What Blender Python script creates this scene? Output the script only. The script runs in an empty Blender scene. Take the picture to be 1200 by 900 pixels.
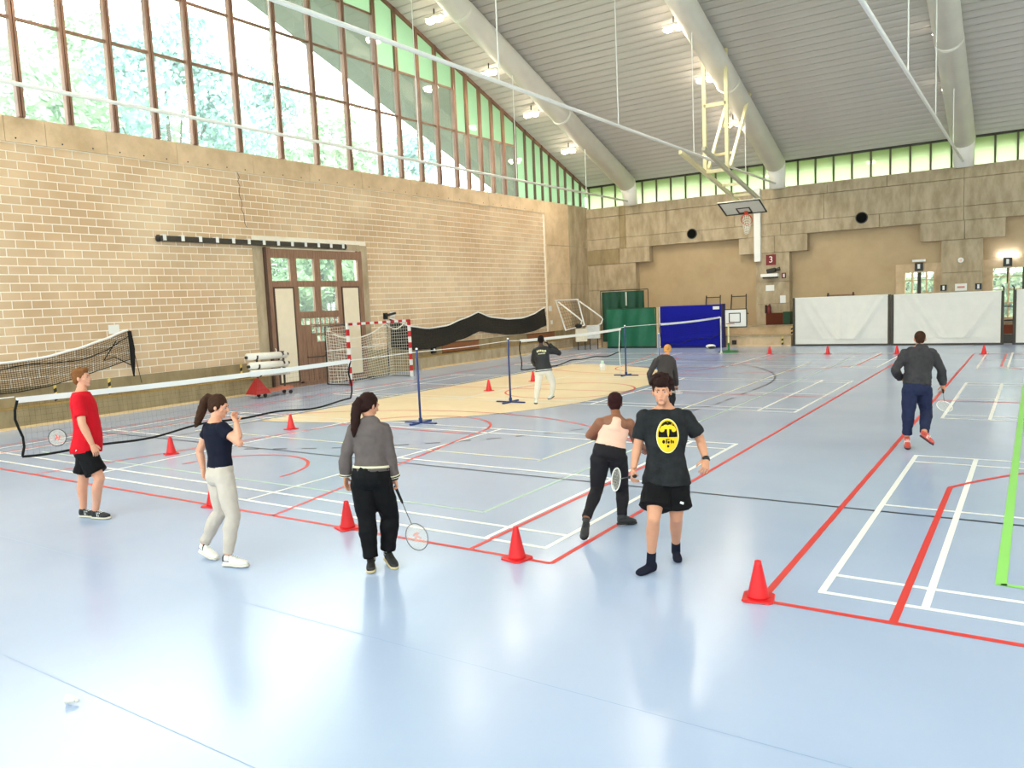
import bpy, bmesh, math, random
from mathutils import Vector, Matrix
from mathutils.bvhtree import BVHTree
random.seed(7)
scene = bpy.context.scene
col = scene.collection

# ------------------------------------------------------------------ camera, sky, light, exposure
CAM_H = 2.4833
cam_d = bpy.data.cameras.new('camera')
cam = bpy.data.objects.new('camera', cam_d)
col.objects.link(cam)
_yaw, _pit, _rol = math.radians(33.897), math.radians(5.892), math.radians(-2.518)
_f = Vector((-math.sin(_yaw)*math.cos(_pit), math.cos(_yaw)*math.cos(_pit), -math.sin(_pit)))
_r = Vector((math.cos(_yaw), math.sin(_yaw), 0))
_u = _r.cross(_f)
_r2 = math.cos(_rol)*_r + math.sin(_rol)*_u
_u2 = -math.sin(_rol)*_r + math.cos(_rol)*_u
_m = Matrix((_r2, _u2, -_f)).transposed().to_4x4()
_m.translation = Vector((0, 0, CAM_H))
cam.matrix_world = _m
cam_d.sensor_width = 36.0
cam_d.lens = 919.03/1200*36.0
cam_d.clip_end = 400
scene.camera = cam

world = bpy.data.worlds.new('overcast_sky')
scene.world = world
world.use_nodes = True
_bg = world.node_tree.nodes['Background']
_bg.inputs[0].default_value = (0.96, 0.985, 1.0, 1)
SKY = 9.0
_bg.inputs[1].default_value = SKY

def area(name, loc, rot, sx, sy, power, color=(1, 1, 1), portal=False):
    d = bpy.data.lights.new(name, 'AREA'); d.shape = 'RECTANGLE'; d.size = sx; d.size_y = sy
    d.energy = power; d.color = color
    if portal: d.cycles.is_portal = True
    o = bpy.data.objects.new(name, d); col.objects.link(o); o.location = loc; o.rotation_euler = rot
    return o
# portals only steer sampling of the sky through the glazing, they give no light of their own
area('window_portal', (-20.75, 18.5, 11.0), (0, -math.pi/2, 0), 8.2, 40, 1, portal=True)
area('window_portal', (15.3, 18.5, 11.0), (0, math.pi/2, 0), 8.2, 40, 1, portal=True)
area('window_portal', (-2.7, 38.85, 7.95), (-math.pi/2, 0, 0), 35, 1.3, 1, portal=True)
area('window_portal', (-2.7, -2.35, 5.9), (math.pi/2, 0, 0), 35, 5.4, 1, portal=True)

vs = scene.view_settings
vs.view_transform = 'Standard'; vs.look = 'None'; vs.gamma = 1.0; vs.use_curve_mapping = False
vs.exposure = 0.4
LAMP = 80.0

# ------------------------------------------------------------------ helpers
def lin(c):
    return tuple(((v/255)/12.92 if v/255 <= .04045 else ((v/255+.055)/1.055)**2.4) for v in c)
MATS = {}
def mat(name, rgb, rough=.6, metal=0.0, noise=0.0, scale=4.0, rgb2=None, bump=0.0, bscale=40.0, spec=.5, coat=0.0, stretch=None):
    if name in MATS: return MATS[name]
    m = bpy.data.materials.new(name); m.use_nodes = True
    nt = m.node_tree; b = nt.nodes['Principled BSDF']
    if rough >= .7 and spec == .5: spec = .15
    c = lin(rgb)
    b.inputs['Base Color'].default_value = (*c, 1)
    b.inputs['Roughness'].default_value = rough
    b.inputs['Metallic'].default_value = metal
    b.inputs['Specular IOR Level'].default_value = spec
    if coat: b.inputs['Coat Weight'].default_value = coat; b.inputs['Coat Roughness'].default_value = .15
    tc = None
    if noise or rgb2 or bump:
        tc = nt.nodes.new('ShaderNodeTexCoord')
        src = tc.outputs['Object']
        if stretch:
            mp = nt.nodes.new('ShaderNodeMapping'); mp.inputs['Scale'].default_value = stretch
            nt.links.new(src, mp.inputs[0]); src = mp.outputs[0]
    if noise or rgb2:
        n = nt.nodes.new('ShaderNodeTexNoise'); n.inputs['Scale'].default_value = scale; n.inputs['Detail'].default_value = 6
        n.inputs['Roughness'].default_value = .65
        nt.links.new(src, n.inputs['Vector'])
        r = nt.nodes.new('ShaderNodeValToRGB')
        if rgb2: d = lin(rgb2)
        else: d = tuple(v*(1-noise) for v in c)
        r.color_ramp.elements[0].position = .34; r.color_ramp.elements[1].position = .66
        r.color_ramp.elements[0].color = (*d, 1); r.color_ramp.elements[1].color = (*c, 1)
        nt.links.new(n.outputs['Fac'], r.inputs[0]); nt.links.new(r.outputs[0], b.inputs['Base Color'])
    if bump:
        n2 = nt.nodes.new('ShaderNodeTexNoise'); n2.inputs['Scale'].default_value = bscale; n2.inputs['Detail'].default_value = 4
        nt.links.new(src, n2.inputs['Vector'])
        bp = nt.nodes.new('ShaderNodeBump'); bp.inputs['Strength'].default_value = bump; bp.inputs['Distance'].default_value = .02
        nt.links.new(n2.outputs['Fac'], bp.inputs['Height']); nt.links.new(bp.outputs[0], b.inputs['Normal'])
    MATS[name] = m
    return m
def emis(name, rgb, strength):
    if name in MATS: return MATS[name]
    m = bpy.data.materials.new(name); m.use_nodes = True
    b = m.node_tree.nodes['Principled BSDF']
    b.inputs['Base Color'].default_value = (*lin(rgb), 1)
    b.inputs['Emission Color'].default_value = (*lin(rgb), 1); b.inputs['Emission Strength'].default_value = strength
    MATS[name] = m; return m
def glass_mat(name, tint, refl=.12, haze=0.0, hazecol=(1, 1, 1)):
    m = bpy.data.materials.new(name); m.use_nodes = True
    nt = m.node_tree; nt.nodes.clear()
    out = nt.nodes.new('ShaderNodeOutputMaterial')
    t = nt.nodes.new('ShaderNodeBsdfTransparent'); t.inputs[0].default_value = (*tint, 1)
    g = nt.nodes.new('ShaderNodeBsdfGlossy'); g.inputs['Roughness'].default_value = .02
    fr = nt.nodes.new('ShaderNodeFresnel')
    gm = nt.nodes.new('ShaderNodeNewGeometry'); ior = nt.nodes.new('ShaderNodeMapRange')      # both faces of the sheet act as air to glass
    ior.inputs['To Min'].default_value = 1.52; ior.inputs['To Max'].default_value = 1/1.52
    nt.links.new(gm.outputs['Backfacing'], ior.inputs[0]); nt.links.new(ior.outputs[0], fr.inputs[0])
    ml = nt.nodes.new('ShaderNodeMath'); ml.operation = 'MULTIPLY_ADD'; ml.inputs[1].default_value = 1.3; ml.inputs[2].default_value = refl*.3
    nt.links.new(fr.outputs[0], ml.inputs[0])
    mx = nt.nodes.new('ShaderNodeMixShader')
    nt.links.new(ml.outputs[0], mx.inputs[0]); nt.links.new(t.outputs[0], mx.inputs[1]); nt.links.new(g.outputs[0], mx.inputs[2])
    last = mx
    if haze:
        tl = nt.nodes.new('ShaderNodeBsdfTranslucent'); tl.inputs[0].default_value = (*hazecol, 1)
        m2 = nt.nodes.new('ShaderNodeMixShader'); m2.inputs[0].default_value = haze
        nt.links.new(mx.outputs[0], m2.inputs[1]); nt.links.new(tl.outputs[0], m2.inputs[2]); last = m2
    nt.links.new(last.outputs[0], out.inputs[0])
    MATS[name] = m; return m

class MB:
    def __init__(s): s.v = []; s.f = []; s.mi = []
    def add(s, vs, fs, mi=0):
        o = len(s.v); s.v += [Vector(p) for p in vs]
        for f in fs: s.f.append([i+o for i in f]); s.mi.append(mi)
        return s
    def box(s, x0, x1, y0, y1, z0, z1, mi=0):
        return s.add([(x0,y0,z0),(x1,y0,z0),(x1,y1,z0),(x0,y1,z0),(x0,y0,z1),(x1,y0,z1),(x1,y1,z1),(x0,y1,z1)],
              [(0,3,2,1),(4,5,6,7),(0,1,5,4),(1,2,6,5),(2,3,7,6),(3,0,4,7)], mi)
    def quad(s, a, b, c, d, mi=0): return s.add([a,b,c,d], [(0,1,2,3)], mi)
    def loft(s, rings, closed=True, mi=0):
        n = len(rings[0]); o = len(s.v)
        for r in rings: s.v += [Vector(p) for p in r]
        for k in range(len(rings)-1):
            for i in range(n):
                j = (i+1) % n
                s.f.append([o+k*n+i, o+k*n+j, o+(k+1)*n+j, o+(k+1)*n+i]); s.mi.append(mi)
        if closed:
            s.f.append([o+i for i in range(n)][::-1]); s.mi.append(mi)
            s.f.append([o+(len(rings)-1)*n+i for i in range(n)]); s.mi.append(mi)
        return s
    def tube(s, pts, rad, n=8, mi=0, loop=False):
        pts = [Vector(p) for p in pts]
        if not hasattr(rad, '__len__'): rad = [rad]*len(pts)
        rings = []; ref = None; N = len(pts)
        for i, p in enumerate(pts):
            if loop: t = pts[(i+1) % N]-pts[i-1]
            else: t = pts[min(i+1, N-1)]-pts[max(i-1, 0)]
            t.normalize()
            if ref is None: ref = Vector((0,0,1)) if abs(t.z) < .9 else Vector((1,0,0))
            a = ref - t*ref.dot(t)
            if a.length < 1e-6: a = t.orthogonal()
            a.normalize(); b = t.cross(a); ref = a
            rings.append([p+rad[i]*(math.cos(2*math.pi*k/n)*a+math.sin(2*math.pi*k/n)*b) for k in range(n)])
        if loop:
            rings.append(rings[0]); return s.loft(rings, False, mi)
        return s.loft(rings, True, mi)
    def bar(s, a, b, w, h, mi=0, up=(0,0,1)):
        a = Vector(a); b = Vector(b); t = (b-a).normalized(); up = Vector(up)
        x = t.cross(up)
        if x.length < 1e-4: x = t.orthogonal()
        x.normalize(); y = x.cross(t)
        rr = [[p+sx*x*w/2+sy*y*h/2 for sx, sy in ((-1,-1),(1,-1),(1,1),(-1,1))] for p in (a, b)]
        return s.loft(rr, True, mi)
    def ell(s, c, ax, n=12, m=8, mi=0):
        c = Vector(c); ax = [Vector(a) for a in ax]; rings = []
        for k in range(1, m):
            ph = math.pi*k/m
            rings.append([c-ax[2]*math.cos(ph)+math.sin(ph)*(math.cos(2*math.pi*i/n)*ax[0]+math.sin(2*math.pi*i/n)*ax[1]) for i in range(n)])
        return s.loft(rings, True, mi)
    def sph(s, c, r, n=12, m=8, mi=0):
        if not hasattr(r, '__len__'): r = (r, r, r)
        return s.ell(c, ((r[0],0,0),(0,r[1],0),(0,0,r[2])), n, m, mi)
    def cap(s, p0, r0, p1, r1, n=12, mi=0):
        p0 = Vector(p0); p1 = Vector(p1); t = p1-p0; L = t.length
        if L < 1e-6: return s.sph(p0, r0)
        t /= L; a = t.orthogonal().normalized(); b = t.cross(a); rings = []
        for k in (-80, -45, -15):
            q = math.radians(k); rings.append((p0+t*r0*math.sin(q), r0*math.cos(q)))
        for k in (15, 45, 80):
            q = math.radians(k); rings.append((p1+t*r1*math.sin(q), r1*math.cos(q)))
        return s.loft([[c+r*(math.cos(2*math.pi*i/n)*a+math.sin(2*math.pi*i/n)*b) for i in range(n)] for c, r in rings], True, mi)
    def mesh(s, name):
        me = bpy.data.meshes.new(name); me.from_pydata(s.v, [], s.f); return me
    def build(s, name, mats, parent=None, smooth=False, off=None):
        me = s.mesh(name)
        if not isinstance(mats, (list, tuple)): mats = [mats]
        for m in mats: me.materials.append(m)
        if len(mats) > 1: me.polygons.foreach_set('material_index', s.mi)
        bm = bmesh.new(); bm.from_mesh(me); bmesh.ops.recalc_face_normals(bm, faces=bm.faces); bm.to_mesh(me); bm.free()
        if smooth: me.polygons.foreach_set('use_smooth', [True]*len(me.polygons))
        o = bpy.data.objects.new(name, me); col.objects.link(o)
        if parent is not None: o.parent = parent
        if off is not None: o.location = off
        return o
def tag(o, label, cat, group=None):
    o['label'] = label; o['category'] = cat
    if group: o['group'] = group
    return o
def struct(o): o['kind'] = 'structure'; return o
def empty(name, loc=(0,0,0), rz=0.0):
    o = bpy.data.objects.new(name, None); col.objects.link(o); o.location = loc; o.rotation_euler = (0,0,rz)
    o.empty_display_size = .2
    return o
def thing(name, label, cat, loc=(0,0,0), rz=0.0, group=None): return tag(empty(name, loc, rz), label, cat, group)
def dup(root, loc, rz=None, label=None):
    r = root.copy(); col.objects.link(r); r.location = loc
    if rz is not None: r.rotation_euler = (0,0,rz)
    if label: r['label'] = label
    for ch in list(root.children):
        c = ch.copy(); col.objects.link(c); c.parent = r
        for g in ch.children:
            d = g.copy(); col.objects.link(d); d.parent = c
    return r
def ribbon_net(mb, P, nu, nv, w, su=1, sv=1):
    """strands of a net as thin flat strips lying in the surface P(u,v)"""
    def strand(f, g, n):
        for i in range(n):
            a, b = f(i/n), f((i+1)/n); ga, gb = g(i/n), g((i+1)/n)
            mb.quad(a-ga, b-gb, b+gb, a+ga)
    e = .004
    for i in range(nu+1):
        u = i/nu; u2 = min(u+e, 1); u1 = max(u2-e, 0)
        def off(t): 
            d = P(u2, t)-P(u1, t); return d.normalized()*w/2
        strand(lambda t: P(u, t), off, sv)
    for j in range(nv+1):
        v = j/nv; v2 = min(v+e, 1); v1 = max(v2-e, 0)
        def off2(t):
            d = P(t, v2)-P(t, v1); return d.normalized()*w/2
        strand(lambda t: P(t, v), off2, su)
    return mb
V = Vector
# ------------------------------------------------------------------ dimensions of the hall
XL, XR = -20.6, 15.2
YN, YB = -2.2, 38.6
RIDGE = 18.2
def roof_z(y): return 8.55+.352*(YB-y) if y >= RIDGE else 8.55+.352*(YB-RIDGE)-.352*(RIDGE-y)

# ------------------------------------------------------------------ materials
M_conc = mat('board_marked_concrete', (194, 177, 150), .85, rgb2=(162, 145, 118), scale=1.8, bump=.25, bscale=9, stretch=(1.6, 1.6, .55))
M_conc_warm = mat('warm_concrete', (226, 200, 166), .85, rgb2=(196, 170, 136), scale=1.2, bump=.2, bscale=9)
M_conc_dark = mat('dark_concrete', (168, 150, 116), .85, rgb2=(142, 126, 96), scale=1.8, bump=.25, bscale=8, stretch=(1.6, 1.6, .55))
M_render = mat('sand_render', (196, 172, 138), .9, rgb2=(182, 159, 126), scale=.7, bump=.15, bscale=30)
M_mortar = mat('mortar', (253, 244, 228), .9, noise=.08, scale=3)
M_white = mat('white_paint', (236, 236, 232), .4)
M_cream = mat('cream_steel', (232, 222, 178), .4)
M_black = mat('black_steel', (26, 25, 24), .45)
M_dark = mat('dark_iron', (58, 52, 44), .5)
M_wood = mat('brown_wood', (158, 122, 98), .6, rgb2=(128, 94, 74), scale=3, stretch=(1, 6, .6), bump=.1)
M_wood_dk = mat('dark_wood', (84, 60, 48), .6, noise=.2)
M_mull = mat('mullion_wood', (150, 112, 90), .55, rgb2=(116, 84, 68), scale=2.5, stretch=(1, 1, .3))
M_ceil = mat('ceiling_plank_paint', (216, 211, 206), .75, rgb2=(196, 190, 184), scale=1.1, stretch=(.15, 3, 3))
M_gap = mat('plank_gap', (120, 115, 106), .9)
M_tube = mat('beam_paint', (240, 237, 228), .5, noise=.08, scale=.8)
M_glass = glass_mat('hazed_glass', (.93, .97, .95), .15, haze=.045, hazecol=(.72, .92, .94))  # pale mint translucent share stands in for atmospheric haze beyond the panes
M_fluted = glass_mat('green_fluted_panel', (.3, .36, .3), .1, haze=.66, hazecol=(.70, .86, .69))
M_red = mat('red_plastic', (222, 30, 36), .45)
M_redpaint = mat('red_line_paint', (226, 58, 52), .42)
M_wline = mat('white_line_paint', (252, 252, 250), .35)
M_gline = mat('green_line_paint', (150, 226, 110), .42)
M_gline2 = mat('pale_green_line_paint', (186, 212, 200), .42)
M_yline = mat('yellow_line_paint', (242, 240, 208), .42)
M_kline = mat('navy_line_paint', (40, 47, 66), .42)
M_net = mat('black_net_cord', (30, 30, 30), .8)
M_wnet = mat('white_net_cord', (232, 228, 214), .8)
M_tape = mat('white_net_tape', (240, 240, 238), .7)
M_bpole = mat('blue_pole', (34, 58, 116), .4)
M_lblue = mat('light_blue_pole', (72, 120, 176), .4)

# ------------------------------------------------------------------ floor
def floor_material():
    m = bpy.data.materials.new('blue_sports_floor'); m.use_nodes = True
    nt = m.node_tree; b = nt.nodes['Principled BSDF']
    tc = nt.nodes.new('ShaderNodeTexCoord')
    n = nt.nodes.new('ShaderNodeTexNoise'); n.inputs['Scale'].default_value = .55; n.inputs['Detail'].default_value = 5
    nt.links.new(tc.outputs['Object'], n.inputs['Vector'])
    r = nt.nodes.new('ShaderNodeValToRGB')
    r.color_ramp.elements[0].position = .3; r.color_ramp.elements[1].position = .7
    r.color_ramp.elements[0].color = (*lin((170, 187, 218)), 1); r.color_ramp.elements[1].color = (*lin((180, 195, 224)), 1)
    nt.links.new(n.outputs['Fac'], r.inputs[0]); nt.links.new(r.outputs[0], b.inputs['Base Color'])
    n2 = nt.nodes.new('ShaderNodeTexNoise'); n2.inputs['Scale'].default_value = 1.2; n2.inputs['Detail'].default_value = 6
    nt.links.new(tc.outputs['Object'], n2.inputs['Vector'])
    mr = nt.nodes.new('ShaderNodeMapRange'); mr.inputs['To Min'].default_value = .19; mr.inputs['To Max'].default_value = .25
    nt.links.new(n2.outputs['Fac'], mr.inputs[0]); nt.links.new(mr.outputs[0], b.inputs['Roughness'])
    b.inputs['Specular IOR Level'].default_value = .8
    return m
M_floor = floor_material()
floor = struct(MB().box(XL, XR, YN, YB+.6, -.2, 0).build('floor', M_floor))
Z1, Z2, Z3, Z4 = .0012, .0018, .0024, .0030
def line_rect(mb, x0, x1, y0, y1, z): mb.quad((x0,y0,z),(x1,y0,z),(x1,y1,z),(x0,y1,z))
def lx(mb, y, x0, x1, z, w=.06): line_rect(mb, x0, x1, y-w/2, y+w/2, z)
def ly(mb, x, y0, y1, z, w=.06): line_rect(mb, x-w/2, x+w/2, y0, y1, z)
def arc(mb, cx, cy, r, a0, a1, z, w=.05, n=40, dash=None):
    for i in range(n):
        if dash and (i % dash[0]) >= dash[1]: continue
        p = []
        for q in (i, i+1):
            a = math.radians(a0+(a1-a0)*q/n); p.append((math.cos(a), math.sin(a)))
        (c0, s0), (c1, s1) = p
        mb.quad((cx+(r-w/2)*c0, cy+(r-w/2)*s0, z), (cx+(r+w/2)*c0, cy+(r+w/2)*s0, z), (cx+(r+w/2)*c1, cy+(r+w/2)*s1, z), (cx+(r-w/2)*c1, cy+(r-w/2)*s1, z))
# cream handball goal area
GX, GY = -15.1, 19.3
M_creamfloor = mat('cream_floor_paint', (248, 228, 192), .4, rgb2=(240, 216, 176), scale=.8)
pts = [(GX, GY-7.5)]
for i in range(25):
    a = -math.pi/2+math.pi/2*i/24; pts.append((GX+6*math.cos(a), GY-1.5+6*math.sin(a)))
for i in range(25):
    a = math.pi/2*i/24; pts.append((GX+6*math.cos(a), GY+1.5+6*math.sin(a)))
gz = MB(); gz.add([(x, y, Z1*.6) for x, y in pts], [list(range(len(pts)))])
gz.build('goal_area_paint', M_creamfloor, floor)
kb = MB()
arc(kb, GX, GY-1.5, 6, -90, 0, Z2, .04); arc(kb, GX, GY+1.5, 6, 0, 90, Z2, .04); ly(kb, GX+6, GY-1.5, GY+1.5, Z2, .04)
ly(kb, GX, GY-10, GY+10, Z2, .04)
kb.build('goal_area_outline', M_kline, floor)
kb = MB()
arc(kb, GX, GY-1.5, 9.1, -75, 0, Z2, .08, 84, (4, 2)); arc(kb, GX, GY+1.5, 9.1, 0, 75, Z2, .05, 60, None); ly(kb, GX+9.1, GY-1.5, GY-.9, Z2, .06); ly(kb, GX+9.1, GY-.4, GY+.2, Z2, .06); ly(kb, GX+9.1, GY+.7, GY+1.5, Z2, .06)
kb.build('dashed_throw_line', M_kline, floor)
kb = MB(); lx(kb, 9.32, XL+3, XR-.5, Z3, .05); kb.build('navy_side_line', M_kline, floor)
def badminton(x0, y0, z):
    mb = MB(); x1 = x0+13.4; nx = x0+6.7
    for d in (0, .46, 5.64, 6.1): lx(mb, y0+d, x0-.025, x1+.025, z)
    for d in (0, .76, 12.64, 13.4): ly(mb, x0+d, y0, y0+6.1, z+.0002)
    for d in (-1.98, 1.98): ly(mb, nx+d, y0, y0+6.1, z+.0002)
    lx(mb, y0+3.05, x0, nx-1.98, z); lx(mb, y0+3.05, nx+1.98, x1, z)
    mb.build('badminton_court_lines', M_wline, floor)
for y0 in (6.57, 16.42, 26.27):
    badminton(-17.49, y0, Z3); badminton(-1.43, y0, Z3)
def basketball(x0, x1, y0, y1, z, w):
    mb = MB(); cx = (x0+x1)/2
    lx(mb, y0, x0, x1, z, w); lx(mb, y1, x0, x1, z, w); ly(mb, x0, y0, y1, z+.0003, w); ly(mb, x1, y0, y1, z+.0003, w)
    lx(mb, (y0+y1)/2, x0, x1, z, w); arc(mb, cx, (y0+y1)/2, 1.8, 0, 360, z, w)
    hx = (x1-x0)/2-.97; R = 6.75; dy = math.sqrt(R*R-hx*hx); a = math.degrees(math.atan2(dy, hx))
    for s, yb in ((1, y0), (-1, y1)):
        by = yb+s*1.575
        for q in (-1, 1): ly(mb, cx+q*hx, min(yb, by+s*dy), max(yb, by+s*dy), z+.0003, w)
        arc(mb, cx, by, R, s*a, s*(180-a), z, w, 60)
        arc(mb, cx, by, 1.25, 0, s*180, z, w, 24)
        arc(mb, cx, yb+s*5.8, 1.8, 0, s*180, z, w, 30)
        lx(mb, yb+s*5.8, cx-1.8, cx+1.8, z, w)
        for q in (-1, 1):
            p0 = V((cx+q*3.0, yb, z)); p1 = V((cx+q*1.8, yb+s*5.8, z)); d = V((w/2, 0, 0))
            mb.quad(p0-d, p0+d, p1+d, p1-d)
    mb.build('basketball_court_lines', M_redpaint, floor)
basketball(-17.8, -3.80, 6.19, 31.7, Z4, .055); basketball(-1.81, 12.2, 6.17, 31.7, Z4, .06)
mb = MB(); ly(mb, -.2, 7.36, 30.6, Z4+.0008, .085); lx(mb, 7.38, -.2, 10.6, Z4+.0008, .06); mb.build('green_court_lines', M_gline, floor)
mb = MB(); ly(mb, -5.48, 7.42, 30.6, Z2-.0002, .05); lx(mb, 7.42, -16.1, -5.48, Z2-.0002, .05); mb.build('pale_green_court_lines', M_gline2, floor)
mb = MB(); ly(mb, -6.46, 10.25, 28.3, Z2+.0003, .05); ly(mb, -15.3, 10.25, 28.3, Z2+.0003, .05); lx(mb, 10.35, -15.3, -6.44, Z2+.0003, .05); lx(mb, 28.3, -15.3, -6.44, Z2+.0003, .05)
mb.build('yellow_court_lines', M_yline, floor)
M_seam = mat('floor_seam', (132, 156, 194), .5)
for y in (-.6, .98, 2.55, 4.13): 
    mb = MB(); lx(mb, y, XL+.5, XR-.5, .0008, .006); mb.build('floor_seam', M_seam, floor)

# ------------------------------------------------------------------ left wall: blocks, band, gable glazing, door
wall_left = MB()
DY0, DY1, DZ = 16.75, 21.06, 4.58
xb = XL-.005
wall_left.box(xb-.3, xb, YN, DY0, 0, 7.45); wall_left.box(xb-.3, xb, DY1, YB+.4, 0, 7.45); wall_left.box(xb-.3, xb, DY0, DY1, DZ, 7.45)
wall_left = struct(wall_left.build('wall_left', M_mortar))
def block_material():
    m = bpy.data.materials.new('tan_concrete_block'); m.use_nodes = True
    nt = m.node_tree; b = nt.nodes['Principled BSDF']; b.inputs['Roughness'].default_value = .9
    at = nt.nodes.new('ShaderNodeAttribute'); at.attribute_name = 'tint'
    geo = nt.nodes.new('ShaderNodeNewGeometry')
    n = nt.nodes.new('ShaderNodeTexNoise'); n.inputs['Scale'].default_value = .45; n.inputs['Detail'].default_value = 7
    nt.links.new(geo.outputs['Position'], n.inputs['Vector'])
    r = nt.nodes.new('ShaderNodeValToRGB'); r.color_ramp.elements[0].position = .36; r.color_ramp.elements[1].position = .66
    r.color_ramp.elements[0].color = (*lin((206, 174, 138)), 1); r.color_ramp.elements[1].color = (*lin((226, 200, 166)), 1)
    nt.links.new(n.outputs['Fac'], r.inputs[0])
    mx = nt.nodes.new('ShaderNodeMix'); mx.data_type = 'RGBA'; mx.blend_type = 'MULTIPLY'; mx.inputs[0].default_value = 1
    nt.links.new(r.outputs[0], mx.inputs[6]); nt.links.new(at.outputs['Color'], mx.inputs[7])
    nt.links.new(mx.outputs[2], b.inputs['Base Color'])
    n2 = nt.nodes.new('ShaderNodeTexNoise'); n2.inputs['Scale'].default_value = 45
    nt.links.new(geo.outputs['Position'], n2.inputs['Vector'])
    bp = nt.nodes.new('ShaderNodeBump'); bp.inputs['Strength'].default_value = .3; bp.inputs['Distance'].default_value = .01
    nt.links.new(n2.outputs['Fac'], bp.inputs['Height']); nt.links.new(bp.outputs[0], b.inputs['Normal'])
    return m
M_block = block_material()
BW, BH, BZ0 = .452, .2102, .96
NROW = 28
blocks = []
for r in range(NROW):
    z0 = BZ0+r*BH
    y = -1.9-(BW/2 if r % 2 else 0)
    while y < 34.1:
        y0, y1 = y+.013, y+BW-.013
        y += BW
        y1 = min(y1, 34.05)
        if y1-y0 < .06: continue
        segs = [(y0, y1)]
        if z0 < DZ+.25:
            segs = [(a, b) for a, b in ((y0, min(y1, DY0-.42)), (max(y0, DY1+.36), y1)) if b-a > .05]
            if y1 <= DY0-.42: segs = [(y0, y1)]
            if y0 >= DY1+.36: segs = [(y0, y1)]
        for a, b in segs: blocks.append((a, b, z0+.012, z0+BH-.012))
rs = random.Random(3)
def tint_mesh(name, boxes, tints):
    mb = MB()
    for (a, b, c, d) in boxes:
        e = .003
        mb.add([(-.02,a,c),(-.02,b,c),(-.02,b,d),(-.02,a,d),(.006,a+e,c+e),(.006,b-e,c+e),(.006,b-e,d-e),(.006,a+e,d-e)],
               [(4,5,6,7),(0,1,5,4),(1,2,6,5),(2,3,7,6),(3,0,4,7)])
    me = mb.mesh(name); me.materials.append(M_block)
    ca = me.color_attributes.new('tint', 'FLOAT_COLOR', 'POINT')
    data = []
    for t in tints: data += list(t)*8
    ca.data.foreach_set('color', data)
    return me
def rtint():
    v = rs.uniform(.9, 1.04); w = rs.uniform(-.03, .03); return (v, v-w*.4, v-w-.01, 1)
full = [b for b in blocks if abs((b[1]-b[0])-(BW-.026)) < .002 and b[0] > 8.3]
full.sort(key=lambda b: (b[0]*.83+17 )**2+(b[2]-2.4)**2*.2)
near = full[:300]; nearset = set(near)
variants = [tint_mesh('concrete_block', [(0, BW-.026, 0, BH-.024)], [rtint()]) for _ in range(10)]
for (a, b, c, d) in near:
    o = bpy.data.objects.new('concrete_block', rs.choice(variants)); col.objects.link(o); o.parent = wall_left; o.location = (XL, a, c)
rest = [b for b in blocks if b not in nearset]
o = bpy.data.objects.new('block_courses', tint_mesh('block_courses', rest, [rtint() for _ in rest])); col.objects.link(o); o.parent = wall_left; o.location = (XL, 0, 0); o['kind'] = 'stuff'
# concrete below, beside and above the blocks
MB().box(XL-.02, XL+.02, YN, DY0-.02, 0, BZ0).build('plinth', M_conc_dark, wall_left)
MB().box(XL-.02, XL+.02, DY1+.02, YB+.4, 0, BZ0).build('plinth', M_conc_dark, wall_left)
MB().box(XL-.02, XL+.025, DY0-.42, DY0-.005, BZ0, DZ+.02).build('door_jamb', M_conc, wall_left)
MB().box(XL-.02, XL+.025, DY1+.005, DY1+.36, BZ0, DZ+.22).build('door_jamb', M_conc, wall_left)
MB().box(XL-.02, XL+.02, DY0-.42, DY1+.005, DZ+.03, DZ+.24).build('lintel', M_conc, wall_left)
ys = [-2.2, .6, 3.4, 6.2, 9.4, 10.35, 11.9, 13.95, 16.6, 18.9, 21.4, 24.1, 26.8, 29.4, 32.0, 34.2]
for a, b in zip(ys, ys[1:]):
    MB().box(XL-.02, XL+.035, a+.006, b-.006, 6.86, 7.47).build('concrete_panel', M_conc_warm, wall_left)
for z0, z1 in ((BZ0, 3.35), (3.365, 5.3), (5.315, 7.47)):
    MB().box(XL-.02, XL+.045, 34.2, 36.55, z0, z1).build('concrete_panel', M_conc_warm, wall_left)
    MB().box(XL-.02, XL+.045, 36.56, YB+.4, z0, z1).build('concrete_panel', M_conc, wall_left)
mb = MB()
for a, b in zip(ys[4:], ys[5:]):
    n = max(2, int((b-a)/.65))
    for i in range(n):
        y = a+(b-a)*(i+.5)/n; mb.tube([(XL+.02, y, 6.96), (XL+.038, y, 6.96)], .022, 8)
th = mb.build('tie_holes', M_black, wall_left); th['kind'] = 'stuff'
# settlement crack in the blockwork
mb = MB(); zz = 6.86; yy = 15.98; P0 = V((XL+.0075, yy, zz))
while zz > 5.2:
    n = V((XL+.0075, yy+rs.uniform(-.05, .09), zz-.14)); w = V((0, .011, 0)); mb.quad(P0-w, P0+w, n+w, n-w); P0 = n; zz -= .14; yy += .014
mb.build('crack', M_black, wall_left)
# bench-high step along the foot of the wall
for a, b, nm in ((-1.5, 16.3, 0), (23.75, 36.0, 1)):
    s = struct(MB().box(XL+.02, -20.25, a, b, 0, .47).build('trim_%d' % (nm+1), M_conc_dark if not nm else M_conc))
    MB().box(XL+.021, -20.235, a-.01, b+.01, .47, .50).build('bench_top', mat('ochre_bench_top', (176, 146, 92), .7, noise=.25, scale=2), s)
    MB().box(-20.25, -20.21, a, b, 0, .055).build('skirting', mat('pale_wood_skirting', (232, 200, 150), .6, noise=.1), s)
# hazard-striped corner strips
M_haz = mat('black_strip', (30, 28, 24), .6); M_hazy = mat('yellow_strip', (236, 206, 110), .6)

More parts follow.
